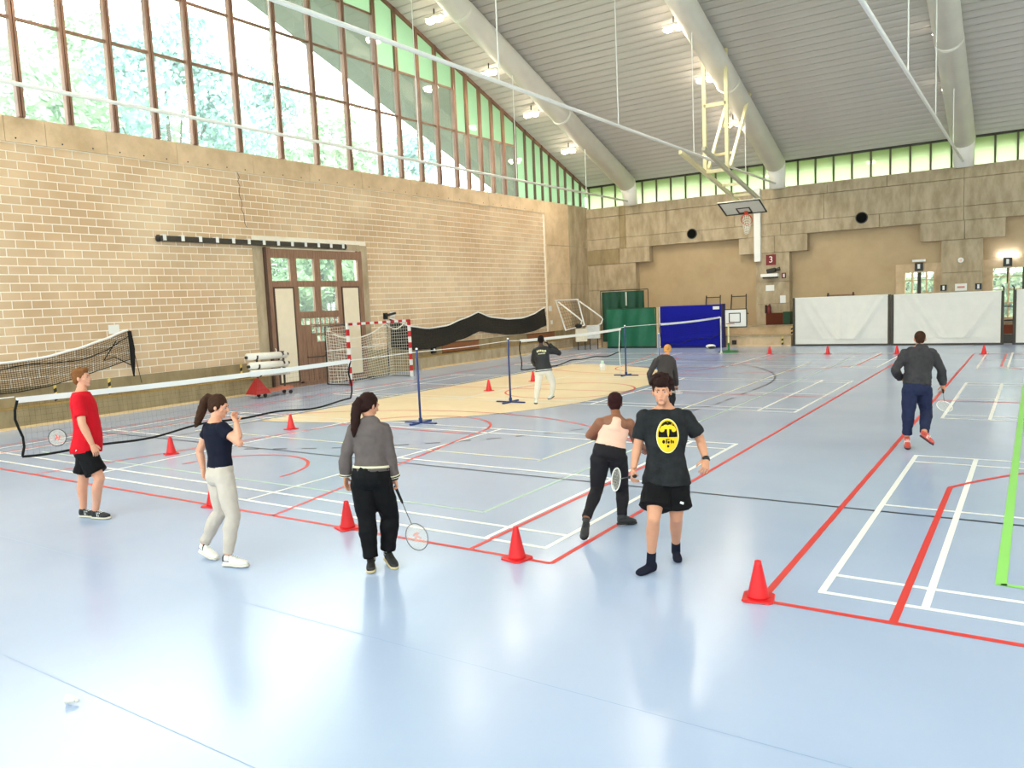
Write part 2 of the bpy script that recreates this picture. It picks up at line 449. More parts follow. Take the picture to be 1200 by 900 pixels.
# ------------------------------------------------------------------ gable glazing
MUL = [-2.0, -.8, .38, 1.56, 2.74, 3.92, 5.1, 6.27, 7.45, 8.63, 9.81, 10.98, 12.17, 13.36, 14.55, 16.13, 17.74, 19.28, 20.85, 22.45, 23.59, 24.82, 25.95, 27.14, 27.98, 28.93, 29.82, 30.72, 31.72, 32.55, 33.32, 34.04, 34.78, 35.59, 36.34, 37.16, 37.91, 38.6]
ZB = 7.47
def gable(X, s, name):
    w = struct(empty(name, (X, 0, 0)))
    for i, y in enumerate(MUL):
        if y > 38.5 or y < -1.9: continue
        ww = .15 if y < 31.5 else .075
        zt = roof_z(y)
        mb = MB(); mb.box(-.05 if s > 0 else -.12, .12 if s > 0 else .05, y-ww/2, y-ww/2+ww*.42, ZB, zt); mb.box(-.05 if s > 0 else -.12, .12 if s > 0 else .05, y+ww*.08, y+ww/2, ZB, zt); mb.box(-.05, .05, y-ww*.1, y+ww*.1, ZB, zt)
        mb.build('mullion', M_mull if y < 31.5 else mat('dark_mullion', (92, 74, 60), .6), w)
    for a, b in zip(MUL, MUL[1:]):
        zl = min(roof_z(a), roof_z(b))
        if b < 31.8: lv = [9.8, 11.5, 13.25]
        else: lv = []
        if a >= 27.1: lv = lv[:1]
        elif a >= 22.4: lv = lv[:2]
        lv = [q for q in lv if q < zl-.15]
        edges = [ZB]+lv+[None]
        for k in range(len(edges)-1):
            z0, z1 = edges[k], edges[k+1]
            top = z1 is None
            if top: za, zb_ = roof_z(a), roof_z(b)
            else: za = zb_ = z1
            fl = top and (a >= 17.7)
            mb = MB()
            mb.loft([[(-.008, a, z0), (-.008, b, z0), (-.008, b, zb_), (-.008, a, za)], [(.008, a, z0), (.008, b, z0), (.008, b, zb_), (.008, a, za)]])
            mb.build('fluted_panel' if fl else 'pane', M_fluted if fl else M_glass, w)
            if not top:
                MB().box(-.04, .05, a+.07, b-.07, z1-.035, z1+.035).build('transom', M_mull, w)
    mb = MB(); mb.bar((0, RIDGE, roof_z(RIDGE)-.06), (0, YB, roof_z(YB)-.06), .2, .14); mb.bar((0, RIDGE, roof_z(RIDGE)-.06), (0, YN, roof_z(YN)-.06), .2, .14)
    mb.build('top_rail', M_mull, w)
    return w
gable(XL, 1, 'window_1')
gable(XR, -1, 'window_2')

# ------------------------------------------------------------------ big sliding timber door in the left wall
door = struct(empty('door_1', (XL+.03, 0, 0)))
def dbox(nm, m, y0, y1, z0, z1, x0=-.05, x1=.05, par=None): return MB().box(x0, x1, y0, y1, z0, z1).build(nm, m, par or door)
dbox('stile', M_wood, 16.74, 16.96, .0, 4.59); dbox('stile', M_wood, 20.85, 21.07, .0, 4.59)
dbox('rail', M_wood, 16.96, 20.85, 4.27, 4.56); dbox('rail', M_wood, 16.96, 20.85, 3.33, 3.53)
for y in (17.73, 18.77, 19.8): dbox('muntin', M_wood, y, y+.27, 3.53, 4.27)
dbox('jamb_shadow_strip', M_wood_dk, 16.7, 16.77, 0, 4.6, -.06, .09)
for a, b in ((16.96, 17.73), (18.0, 18.77), (19.04, 19.8), (20.07, 20.85)):
    dbox('pane', M_glass, a, b, 3.53, 4.27, -.01, .01)
dbox('stile', M_wood, 17.84, 18.02, .1, 3.33); dbox('stile', M_wood, 19.77, 19.96, .1, 3.33); dbox('muntin', M_wood, 18.72, 19.0, 2.5, 3.33); dbox('rail', M_wood, 18.02, 19.77, 2.3, 2.5)
for a, b in ((18.02, 18.72), (19.0, 19.77)): dbox('pane', M_glass, a, b, 2.5, 3.33, -.01, .01)
M_leafwhite = mat('cream_door_leaf', (240, 226, 200), .6, noise=.05)
for a, b in ((16.98, 17.82), (19.98, 20.84)):
    lf = dbox('door_leaf', M_leafwhite, a+.05, b-.05, .2, 3.28, -.03, .055)
    for (y0, y1, z0, z1) in ((a, a+.05, .15, 3.33), (b-.05, b, .15, 3.33), (a+.05, b-.05, .15, .2), (a+.05, b-.05, 3.28, 3.33)):
        dbox('leaf_edge', M_wood_dk, y0, y1, z0, z1, -.03, .06, lf)
dbox('rail', M_wood, 16.96, 20.85, .0, .15, -.09, .05)
# lower wicket of upright boards with little square lights set in steps
rows = [(2.02, range(8)), (1.72, (2, 3, 4, 5)), (1.42, (3, 4))]
n = 8; w8 = (19.77-18.02)/n
for i in range(n):
    y0 = 18.02+i*w8
    zt = 2.3
    depth = sum(1 for z, ii in rows if i in ii)
    zc = [2.02, 1.72, 1.42][depth-1]
    dbox('board', M_wood, y0+.008, y0+w8-.008, .15, zc, -.035, .03)
    for q in range(depth):
        z = [2.02, 1.72, 1.42][q]
        dbox('small_pane', M_glass, y0+.03, y0+w8-.03, z+.03, z+.25, -.006, .006)
        dbox('glazing_bar', M_wood, y0, y0+.03, z, z+.28, -.035, .035); dbox('glazing_bar', M_wood, y0+.03, y0+w8, z+.25, z+.28, -.035, .035); dbox('glazing_bar', M_wood, y0+.03, y0+w8, z, z+.03, -.035, .035)
h1 = MB(); h1.tube([(.06, 18.2, .98), (.1, 18.2, .95), (.1, 19.0, .95), (.06, 19.0, .98)], .018, 8); h1.build('push_bar', M_dark, door, True)
MB().tube([(.06, 16.86, 1.05), (.11, 16.86, 1.08), (.11, 16.86, 1.32), (.06, 16.86, 1.35)], .016, 8).build('handle', M_white, door, True)

rail = thing('sliding_door_rail', 'dark steel sliding rail with pale brackets above the timber door', 'rail', (XL+.09, 13.1, 4.72))
MB().box(-.07, .07, 0, 7.15, -.075, .075).build('track', M_dark, rail)
for i in range(13):
    MB().box(-.085, .085, .1+i*.572, .2+i*.572, -.06, .11).build('bracket', M_white, rail)
for y in (0, 7.15): MB().sph((0, y, 0), (.1, .07, .11), 10, 6).build('end_stop', M_black, rail)

# ------------------------------------------------------------------ roof
XO0, XO1 = -26.0, 20.0
ceil = MB()
def slope_slab(mb, x0, x1, y0, y1, t0, t1):
    mb.loft([[(x0, y0, roof_z(y0)+t0), (x1, y0, roof_z(y0)+t0), (x1, y0, roof_z(y0)+t1), (x0, y0, roof_z(y0)+t1)],
             [(x0, y1, roof_z(y1)+t0), (x1, y1, roof_z(y1)+t0), (x1, y1, roof_z(y1)+t1), (x0, y1, roof_z(y1)+t1)]])
slope_slab(ceil, XO0, XO1, RIDGE, YB+1.2, .06, .3)
ceil = struct(ceil.build('ceiling', M_gap))
MB().loft([[(XO0, y, roof_z(y)+t) for y, t in ((RIDGE, .06), (YN-1, .06), (YN-1, .3), (RIDGE, .3))], [(XO1, y, roof_z(y)+t) for y, t in ((RIDGE, .06), (YN-1, .06), (YN-1, .3), (RIDGE, .3))]]).build('near_slope', M_ceil, ceil)
pm = MB(); L0, PW = .0, .395
sl = math.sqrt(1+.352**2)
c, s_ = 1/sl, .352/sl
pm.loft([[(x, 0, 0), (x, -(PW-.035)*c, (PW-.035)*s_), (x, -(PW-.035)*c+.05*s_, (PW-.035)*s_+.05*c), (x, .05*s_, .05*c)] for x in (XL+.02, XR-.02)])
pmesh = None
k = 0; y = YB-.02
while y > RIDGE+.3:
    if pmesh is None:
        o = pm.build('ceiling_plank', M_ceil, ceil); pmesh = o.data
    else:
        o = bpy.data.objects.new('ceiling_plank', pmesh); col.objects.link(o); o.parent = ceil
    o.location = (0, y, roof_z(y)); y -= PW*c

BEAMX = [-17.7, -10.2, -2.65, 4.9, 12.4]
BLAB = ['white tubular roof beam and tie rod nearest the gable windows over the net', 'white tubular roof beam and tie rod above the hanging basketball hoop', 'white tubular roof beam and tie rod over the white curtain panels', 'white tubular roof beam over the far badminton courts', 'white tubular roof beam beside the far side wall']
for X, lab in zip(BEAMX, BLAB):
    t = thing('roof_beam', lab, 'roof beam', (X, 0, 0), group='tubular roof beams')
    mb = MB(); mb.tube([(0, 37.75, roof_z(37.75)-.5), (0, RIDGE, roof_z(RIDGE)-.45), (0, YN+.6, roof_z(YN+.6)-.5)], .45, 28); mb.build('tube', M_tube, t, True)
    for y in (24.1, 31.2):
        MB().tube([(0, y+.05, roof_z(y+.05)-.5), (0, y-.05, roof_z(y-.05)-.5)], .458, 28).build('joint_collar', M_tube, t)
    mb = MB(); mb.tube([(0, 38.1, 7.25), (0, 38.05, 7.9), (0, 37.75, roof_z(37.75)-.5)], [.36, .38, .45], 24); mb.build('beam_foot', M_tube, t, True)
    mb = MB(); mb.tube([(0, 37.9, 7.45), (0, YN+.5, 7.45)], .046, 10); mb.build('tie_rod', M_white, t, True)
    for y in (15.2, 21.3, 27.35, 33.3):
        MB().tube([(0, y, 7.45), (0, y, roof_z(y)-.8)], .016, 6).build('hanger', M_white, t)
    MB().bar((0, 38.2, 7.45), (0, 37.2, 8.75), .05, .12).build('foot_strut', M_cream, t)

# twin floodlights under the planks
M_lamp = emis('lamp_lens', (255, 240, 214), 30.0)
M_housing = mat('lamp_housing', (200, 196, 188), .4)
def floodlight():
    t = thing('ceiling_floodlight', 'twin-bulb white floodlight fixed under the grey plank ceiling', 'ceiling light', group='twin ceiling floodlights')
    MB().bar((-.38, 0, .05), (.38, 0, .05), .2, .07).build('housing', M_housing, t)
    for x in (-.2, .2):
        MB().tube([(x, 0, .02), (x, 0, -.05)], [.1, .15], 14).build('reflector', M_housing, t)
        MB().sph((x, 0, -.09), (.17, .17, .1), 14, 8).build('lens', M_lamp, t, True)
    MB().tube([(0, 0, .05), (0, 0, .32)], .025, 8).build('stem', M_dark, t)
    return t
fl = None
FLAB = {-19.05: 'twin-bulb floodlight in the row beside the gable windows', -10.98: 'twin-bulb floodlight in the row by the hanging basketball hoop', -2.75: 'twin-bulb floodlight in the row over the white curtain panels', 5.4: 'twin-bulb floodlight in the row over the far courts', 13.4: 'twin-bulb floodlight in the row by the far side wall'}
for X in (-19.05, -10.98, -2.75, 5.4, 13.4):
    for y in (24.2, 27.65, 30.85, 34.15, 5.0, 9.5, 14.0):
        p = (X, y, roof_z(y)-.36)
        if fl is None: fl = floodlight(); fl.location = p; fl['label'] = FLAB[X]
        else: dup(fl, p, None, FLAB[X])
        d = bpy.data.lights.new('floodlight_beam', 'AREA'); d.shape = 'DISK'; d.size = .5; d.energy = LAMP; d.color = (1.0, .90, .74)
        lo = bpy.data.objects.new('floodlight_beam', d); col.objects.link(lo); lo.location = (X, y, roof_z(y)-.58)

# ------------------------------------------------------------------ back wall
wall_back = MB(); YI = YB+.42
W1 = (-5.0, -3.68); W2 = (-1.66, .75); WZ = 3.14
xs = [XL-.3, W1[0], W1[1], W2[0], W2[1], XR+.3]
for a, b, hole in zip(xs, xs[1:], (0, 1, 0, 1, 0)):
    wall_back.box(a, b, YI, YI+.3, WZ if hole else 0, 7.2)
    if hole: wall_back.box(a, b, YI, YI+.3, 0, .9)
wall_back = struct(wall_back.build('wall_back', M_render))
def bpan(nm, m, x0, x1, z0, z1, y0=YB, g=.008): return MB().box(x0+g, x1-g, y0, YI+.02, z0+g, z1-g).build(nm, m, wall_back)
jx = {0: [XL, -18.6, -18.25, -14.05, -10.2, -5.9, -2.65, 1.5, 5.0, 9.0, XR], 1: [XL, -18.6, -18.25, -15.95, -12.4, -8.25, -4.7, -2.65, .6, 5.0, 9.0, XR], 2: [XL, -18.6, -18.25, -15.95, -12.25, -8.1, -5.6, -2.65, .6, 5.0, 9.0, XR]}
for k, (z0, z1) in enumerate(((5.12, 5.70), (5.70, 6.86), (6.86, 7.36))):
    for a, b in zip(jx[k], jx[k][1:]):
        bpan('concrete_panel', M_conc if (b-a) > 1 else M_conc_dark, a, b, z0, z1, YB-(.03 if k == 2 else 0))
cor = [(XL, -16.9, XL, -17.72), (-12.2, -8.98, -11.4, -9.8), (-4.28, -1.13, -3.47, -1.92), (3.3, 6.5, 4.1, 5.7), (10.9, XR, 11.6, XR)]
for x0, x1, a, b in cor:
    bpan('corbel', M_conc_dark if x0 < -13 else M_conc, x0, (x0+x1)/2+.1, 4.33, 5.12, YB-.02); bpan('corbel', M_conc, (x0+x1)/2+.1, x1, 4.33, 5.12, YB-.02)
    bpan('pilaster', M_conc, a, b, 2.95, 4.33); bpan('pilaster', M_conc, a, b, 1.9, 2.95); bpan('pilaster', M_conc, a, b, 0, 1.9)
for x, z in ((-14.58, 5.56), (-6.63, 5.6)):
    v = thing('wall_vent', 'round black ventilation hole in the concrete beam %s' % ('above the green mats' if x < -10 else 'above the white curtain panels'), 'vent', (x, YB, z))
    MB().tube([(0, -.045, 0), (0, .0, 0)], .26, 24).build('rim', M_dark, v); MB().tube([(0, -.05, 0), (0, -.02, 0)], .22, 24).build('opening', mat('vent_black', (8, 8, 8), .9), v)
# clerestory above the concrete beam
def clerestory(Y, name, s, z0=7.36, m=None):
    w = struct(empty(name, (0, Y, 0)))
    x = -20.4; n = 0
    M_cm = mat('clerestory_mullion', (88, 82, 62), .6)
    X = [XL]
    while x < XR: X.append(x); x += .785
    X.append(XR)
    for a, b in zip(X, X[1:]):
        MB().box(a, b, -.008, .008, z0, 8.55).build('pane', m or M_cler, w)
        MB().box(b-.035, b+.035, -.06, .06, z0, 8.6).build('mullion', M_cm, w)
    MB().box(XL, XR, -.06, .06, 8.47, 8.62).build('top_rail', M_dark, w)
    return w
M_cler = glass_mat('clerestory_glass', (.3, .33, .26), .1, haze=.66, hazecol=(.70, .78, .58))
clerestory(YB+.1, 'window_3', 1)
clerestory(YN, 'window_4', -1, 3.2, M_glass)
def back_window(name, x0, x1, nx):
    w = struct(empty(name, (0, YI, 0)))
    fr = M_conc_warm
    for a, b, c, d in ((x0, x0+.1, .9, WZ), (x1-.1, x1, .9, WZ), (x0+.1, x1-.1, WZ-.1, WZ), (x0+.1, x1-.1, .9, 1.0)):
        MB().box(a, b, -.1, .05, c, d).build('frame', fr, w)
    for (a, b, c, d) in ((x0-.28, x0, .5, WZ+.28), (x1, x1+.28, .5, WZ+.28), (x0, x1, WZ, WZ+.28)):
        MB().box(a, b, -.06, .0, c, d).build('surround', M_conc_warm, w)
    wd = (x1-x0-.2)/nx
    for i in range(nx):
        a = x0+.1+i*wd
        MB().box(a, a+wd, .0, .012, 1.0, WZ-.1).build('pane', M_glass, w)
        if i: MB().box(a-(.07 if i == nx//2 else .03), a+(.07 if i == nx//2 else .03), -.05, .03, 1.0, WZ-.1).build('muntin', M_dark if i == nx//2 else M_conc_warm, w)
    for z in (1.6, 2.15, 2.7): MB().box(x0+.1, x1-.1, -.03, .03, z-.02, z+.02).build('glazing_bar', M_conc_warm, w)
back_window('window_5', *W1, 4); back_window('window_6', *W2, 4)
# bleacher steps along the back wall
st = struct(MB().box(-18.9, -9.2, 36.35, 37.4, 0, .44).build('trim_3', M_conc_warm)); MB().box(-18.9, -9.2, 36.3, 37.4, .44, .49).build('tread', M_conc, st)
st2 = struct(MB().box(-18.9, -9.2, 37.4, 38.6, .0, .86).build('trim_4', M_conc_warm)); MB().box(-18.9, -9.2, 37.36, 38.6, .86, .91).build('tread', M_conc, st2)
MB().box(-18.9, -9.2, 36.33, 36.35, 0, .05).build('skirting', MATS['pale_wood_skirting'], st)
# the two sides of the hall that stay behind the camera
wr = struct(MB().box(XR, XR+.3, YN, YB+.4, 0, 7.47).build('wall_right', M_render))
wn = struct(MB().box(XL-.3, XR+.3, YN-.3, YN, 0, 3.2).build('wall_front', M_render))

# ------------------------------------------------------------------ outdoors
ground = struct(MB().box(-120, 90, -60, 130, -.6, -.25).build('ground', mat('lawn', (134, 144, 112), .95, rgb2=(108, 122, 86), scale=.6)))
M_leaf1 = mat('leaf_green', (186, 208, 178), .7, rgb2=(154, 184, 148), scale=.8)
M_leaf2 = mat('leaf_bluegreen', (178, 204, 200), .7, rgb2=(150, 182, 178), scale=.8)
M_bark = mat('bark', (92, 76, 60), .9, noise=.3)
rt = random.Random(11)
def crown_mesh(name, rx, rz, nleaf, size, m):
    mb = MB(); cl = []
    for k in range(26):
        a = rt.uniform(0, 2*math.pi); b = rt.uniform(-.9, 1); q = rt.uniform(.45, .95); cc = math.sqrt(max(0, 1-b*b))
        cl.append((V((rx*q*cc*math.cos(a), rx*q*cc*math.sin(a), rz*q*b)), rt.uniform(.28, .5)*rx))
    for i in range(nleaf):
        c, r = rt.choice(cl)
        d = V((rt.gauss(0, 1), rt.gauss(0, 1), rt.gauss(0, 1))).normalized()*r*rt.uniform(.5, 1)
        p = c+V((d.x, d.y, d.z*.8)); n = (V((rt.gauss(0, 1), rt.gauss(0, 1), rt.gauss(0, 1)+.6))).normalized()
        a = n.orthogonal().normalized(); b = n.cross(a); sz = size*rt.uniform(.6, 1.3)
        mb.quad(p-a*sz, p-b*sz*.55, p+a*sz, p+b*sz*.55)
    me = mb.mesh(name); me.materials.append(m); return me
crowns = [crown_mesh('crown', 4.2, 4.2, 11000, .20, M_leaf1), crown_mesh('crown', 3.6, 5.2, 11000, .19, M_leaf2), crown_mesh('crown', 2.4, 2.2, 5000, .15, M_leaf1)]
tmb = MB(); tmb.tube([(0, 0, -.4), (.1, 0, 3), (0, .1, 7), (.1, .1, 10)], [.3, .24, .17, .06], 10)
for a in (0, 1.9, 3.7, 5.0): tmb.tube([(0, 0, 4+a*.35), (1.4*math.cos(a), 1.4*math.sin(a), 6+a*.4), (2.6*math.cos(a), 2.6*math.sin(a), 8.2+a*.3)], [.12, .08, .03], 6)
trunk_me = tmb.mesh('trunk'); trunk_me.materials.append(M_bark)
def tree(x, y, zc, kind, sc, label, group):
    t = thing('tree', label, 'tree', (x, y, -.3), rt.uniform(0, 6), group)
    c = bpy.data.objects.new('crown', crowns[kind]); col.objects.link(c); c.parent = t; c.location = (0, 0, zc); c.scale = (sc, sc, sc*.95); c.rotation_euler = (0, 0, rt.uniform(0, 6)); c['kind'] = 'stuff'
    tr = bpy.data.objects.new('trunk', trunk_me); col.objects.link(tr); tr.parent = t; q = (zc+1.5)/10; tr.scale = (sc*.8, sc*.8, q)
G1 = 'trees outside the gable windows'
for (x, y, z, k, sc) in [(-38, 9, 9.0, 1, 1.0), (-37, 18.5, 10.6, 0, 1.08), (-41, 27.5, 14.0, 1, 1.2), (-38, 37, 11.0, 0, 1.25), (-42, 48, 10.5, 1, 1.15), (-38, 57.5, 9.6, 0, 1.05), (-57, 15, 13.5, 1, 1.35), (-58, 31, 18.5, 0, 1.5), (-57, 47, 17.0, 1, 1.4), (-58, 64, 15, 0, 1.5)]:
    tree(x, y, z, k, sc, 'leafy pale green tree outside the tall gable windows', G1)
for (x, y, z) in [(-26.5, 19.4, 2.0), (-28.5, 22.8, 2.6), (-27.6, 26.4, 2.6), (-31, 23.8, 4.6), (-31.5, 29.2, 4.9)]:
    tree(x, y, z, 2, 1.15, 'bushy green tree seen through the timber door panes', 'trees outside the timber door')
for (x, y, z) in [(-5.6, 45.5, 2.2), (-3.4, 46.5, 2.6), (-.3, 45.8, 2.2), (1.6, 47, 2.8)]:
    tree(x, y, z, 2, 1.2, 'bushy green tree seen through the small windows of the concrete wall', 'trees outside the back windows')

# ------------------------------------------------------------------ badminton nets and posts (line x = -10.95)
NX = -10.95
def badminton_net(y0, y1, label, ztop=1.55, drop=.72, sag=.03, droplist=None):
    t = thing('badminton_net', label, 'net', (NX, y0, 0), group='badminton nets')
    L = y1-y0
    def top(u): return ztop-sag*4*u*(1-u)
    def P(u, v):
        s = .035*math.sin(9*u)*(1-v)+.02*math.sin(23*u+1)*(1-v)
        return V((.05*math.sin(5*u)*(1-v), L*u+(.16*math.sin(math.pi*u*.5+.6) if 0 else 0)*(1-v), top(u)-.04-(drop+s)*(1-v)))
    nm = ribbon_net(MB(), P, int(L/.07), 10, .0013, 24, 3).build('mesh', M_net, t); nm['kind'] = 'stuff'
    mb = MB(); N = 24
    for i in range(N):
        a, b = i/N, (i+1)/N
        mb.loft([[(-.006, L*a, top(a)-.075), (.006, L*a, top(a)-.075), (.006, L*a, top(a)), (-.006, L*a, top(a))], [(-.006, L*b, top(b)-.075), (.006, L*b, top(b)-.075), (.006, L*b, top(b)), (-.006, L*b, top(b))]])
    mb.build('top_tape', M_tape, t)
    MB().tube([P(i/40, 0) for i in range(41)], .016, 6).build('bottom_cord', M_net, t)
    for u in (0, 1): MB().tube([P(u, v/6)+V((0, .04*math.sin(v*1.1), 0)) for v in range(7)], .016, 6).build('side_cord', M_net, t)
    return t
n1 = badminton_net(4.8, 10.76, 'badminton net with white top tape behind the man in red')
n2 = badminton_net(16.75, 22.6, 'badminton net stretched over the cream goal area')
n3 = badminton_net(25.75, 32.0, 'badminton net strung in front of the blue mat')
def cord(name, pts, par, r=.006, m=M_tape): return MB().tube([V(p)-par.location for p in pts], r, 6).build(name, m, par)
cord('net_cord', [(NX, 10.78, 1.52), (NX, 12.6, 1.535), (NX, 14.4, 1.52), (NX, 16.2, 1.55), (NX, 16.73, 1.52)], n1, .008)
cord('net_cord', [(NX, 22.62, 1.55), (NX, 22.9, 1.57), (NX, 25.58, 1.53)], n3, .008)
cord('net_cord', [(NX, 3.2, 1.57), (NX, 4.78, 1.56)], n1, .007)
def post(y, label, m, h=1.6, bw=.42):
    t = thing('net_post', label, 'net post', (NX, y, 0), group='badminton net posts')
    MB().tube([(0, 0, .03), (0, 0, h)], .024, 12).build('pole', m, t, True)
    MB().sph((0, 0, h), .028, 10, 6).build('cap', M_white, t)
    MB().bar((-bw, 0, .018), (bw, 0, .018), .06, .03).build('base_bar', m, t); MB().bar((0, -bw*.8, .02), (0, bw*.8, .02), .06, .036).build('base_bar', m, t)
    MB().tube([(.0, 0, .03), (0, 0, .12)], .04, 12).build('socket', m, t)
    return t
post(12.72, 'navy net post with cross base in front of the cream goal area', M_bpole)
post(16.2, 'navy net post standing on the cream floor by the black jacket player', M_bpole)
post(22.9, 'blue net post standing at the far end of the cream floor', M_bpole)
post(25.6, 'light blue net post in front of the green and blue mats', M_lblue, 1.2)
post(32.08, 'white net post in front of the right end of the blue mat', M_white, 1.5, .06)
post(3.2, 'white net post at the outer end of the near net', M_white, 1.58)
cord('hanging_strap', [(NX+.04, 22.45, 1.5), (NX+.02, 22.4, .9), (NX+.05, 22.42, .1)], n2, .012)
t = thing('shuttle_tube', 'small white tub with a pale green lid on the cream floor', 'tub', (-12.61, 24.49, 0))
MB().tube([(0,0,0),(0,0,.2),(0,0,.24)], [.11,.105,.07], 16).build('tub', M_white, t, True); MB().tube([(0,0,.24),(0,0,.34)], .05, 14).build('lid', mat('mint_lid', (196, 236, 214), .5), t)

# ------------------------------------------------------------------ handball goal
gx, g0, g1, gh = -18.8, 18.45, 21.5, 2.06
goal = thing('handball_goal', 'red and white striped handball goal with white net against the wall', 'goal', (gx, g0, 0))
M_gred = mat('goal_red', (196, 30, 40), .45)
def stripes(a, b, n, par, nm, first=0):
    a = V(a); b = V(b)
    for i in range(n):
        MB().bar(a+(b-a)*i/n, a+(b-a)*(i+1)/n, .085, .085, up=(1, 0, 0)).build('stripe', (M_gred, M_white)[(i+first) % 2], par)
for y, f in ((0, 0), (g1-g0, 1)):
    p = MB().bar((0, y, 0), (0, y, gh), .07, .07, up=(1, 0, 0)).build('post', M_white, goal)
    stripes((0, y, 0), (0, y, gh), 10, p, 'stripe', f)
p = MB().bar((0, .04, gh-.04), (0, g1-g0-.04, gh-.04), .07, .07).build('crossbar', M_white, goal)
stripes((0, .0, gh-.04), (0, g1-g0, gh-.04), 15, p, 'stripe')
for y in (0, g1-g0):
    MB().tube([(-.02, y, gh-.03), (-1.05, y, gh-.1), (-1.1, y, .03), (-.02, y, .03)], .022, 8).build('side_frame', M_black, goal)
MB().tube([(-1.1, 0, .03), (-1.1, g1-g0, .03)], .022, 8).build('back_bar', M_black, goal); MB().tube([(-1.1, 0, 1.15), (-1.1, g1-g0, 1.15)], .016, 8).build('back_bar', M_white, goal)
for y in (.9, 2.0): MB().box(-1.2, -1.0, y, y+.18, 0, .09).build('wheel_block', M_black, goal)
W = g1-g0
def Pb(u, v):
    x = -.95+.25*math.sin(math.pi*u)*(1-v)-.1*v+.12*math.sin(7*u); x = min(-.35, x)
    return V((x, W*u, .05+(gh-.25-.35*math.sin(math.pi*u))*v))
nn = ribbon_net(MB(), Pb, 26, 17, .012, 26, 12).build('net', M_wnet, goal); nn['kind'] = 'stuff'
for y in (0.02, W-.02):
    nn = ribbon_net(MB(), lambda u, v: V((-.05-.98*u, y, .05+(gh-.15-.05*u)*v)), 9, 17, .01, 4, 4).build('side_net', M_wnet, goal); nn['kind'] = 'stuff'
def swag(p0, p1, sag, r=.018):
    p0 = V(p0); p1 = V(p1); return MB().tube([p0+(p1-p0)*i/14-V((0, 0, sag*4*(i/14)*(1-i/14))) for i in range(15)], r, 6)
swag((-.06, W*.62, gh-.08), (-.9, .2, gh-.35), .3, .02).build('gathered_net_edge', M_wnet, goal); swag((-.06, W*.62, gh-.08), (-.06, W*.95, gh-.08), .22, .02).build('gathered_net_edge', M_wnet, goal)

# ------------------------------------------------------------------ nets hung on the left wall
def wall_net(name, label, top, bot, y0, y1, m, x=XL+.14, nu=60, nv=14, w=.008, tape=True, fill=None):
    t = thing(name, label, 'net', (x, y0, 0), group='nets hung on the block wall')
    def samp(L, u):
        k = u*(len(L)-1); i = min(int(k), len(L)-2); f = k-i; f = f*f*(3-2*f)*.35+f*.65; return L[i]*(1-f)+L[i+1]*f
    def P(u, v):
        zb, zt = samp(bot, u), samp(top, u); return V((.04*math.sin(14*u+3*v)+.03*math.sin(31*u), (y1-y0)*u, zb+(zt-zb)*v))
    if fill:
        mb = MB(); N = 44
        for i in range(N):
            for j in range(6): mb.quad(P(i/N, j/6), P((i+1)/N, j/6), P((i+1)/N, (j+1)/6), P(i/N, (j+1)/6))
        mb.build('folded_net', fill, t, True)
    o = ribbon_net(MB(), P, nu, nv, w, 44, 5).build('mesh', m, t); o['kind'] = 'stuff'
    if tape: MB().tube([P(i/44, 1)+V((.02, 0, .012)) for i in range(45)], .03, 6).build('top_tape', M_tape, t)
    MB().tube([P(i/44, 0) for i in range(45)], .012, 6).build('bottom_cord', M_net, t)
    return t, P
M_grey_net = mat('dense_grey_net', (64, 60, 54), .9, rgb2=(48, 45, 40), scale=14, bump=.3, bscale=60)
wall_net('wall_net', 'dense grey net in two swags on brackets above the low bench', [2.10, 1.75, 1.60, 1.66, 1.90, 2.14, 1.86, 1.74, 1.74, 1.9, 2.18], [1.0, .82, .80, .88, 1.05, 1.32, 1.16, 1.03, 1.0, 1.08, 1.30], 22.3, 33.75, M_net, nu=110, nv=12, w=.014, fill=M_grey_net)
wn1, PN = wall_net('wall_net', 'black fishing-style net sagging between hooks beside the man in red', [2.05, 1.86, 1.72, 1.62, 1.58, 1.58, 1.64, 1.78, 1.98, 2.2], [1.0, .98, .95, .92, .88, .86, .92, 1.05, 1.24, 1.42], 5.2, 11.95, M_net, nu=112, nv=15, w=.010)
MB().tube([PN(i/44, .72)+V((.05, 0, .1*math.sin(i*.3))) for i in range(45)], .012, 6).build('fold_cord', M_net, wn1)
MB().tube([(.06, 6.74, 2.18), (.1, 6.75, 1.7), (.12, 6.72, 1.3), (.05, 6.76, .95)], [.05, .07, .06, .02], 8).build('gathered_end', M_net, wn1)
MB().tube([(.07, 6.35, 1.95), (.09, 5.95, 1.45), (.09, 6.25, 1.52), (.1, 6.7, 1.25)], .014, 6).build('fold_cord', M_net, wn1)
MB().tube([(.0, 6.76, 2.22), (.02, 6.98, .75)], .008, 6).build('tie_cord', M_net, wn1)
def paper(x, y, z, w, h, label, axis='x', m=M_white, txt=True):
    t = thing('paper_notice', label, 'notice', (x, y, z))
    if axis == 'x': MB().box(0, .008, -w/2, w/2, -h/2, h/2).build('sheet', m, t)
    else: MB().box(-w/2, w/2, -.008, 0, -h/2, h/2).build('sheet', m, t)
    return t
paper(XL+.012, 11.62, 2.25, .3, .24, 'white paper notice on the block wall above the sagging black net')
paper(XL+.012, 22.62, 2.25, .26, .2, 'white paper notice on the block wall above the goal')
paper(XL+.05, 34.35, 2.12, .3, .26, 'white paper notice on the concrete beside the dense grey net')
paper(XL+.05, 34.45, 1.42, .2, .2, 'small white sticker on the concrete beside the folded hoop frame')
t = thing('net_bracket', 'black steel bracket on the wall holding the net above the goal', 'bracket', (XL+.02, 22.2, 2.2)); MB().bar((0, 0, 0), (.75, -.25, .1), .06, .08).build('arm', M_black, t); MB().box(-.0, .05, -.1, .1, -.12, .12).build('plate', M_black, t)
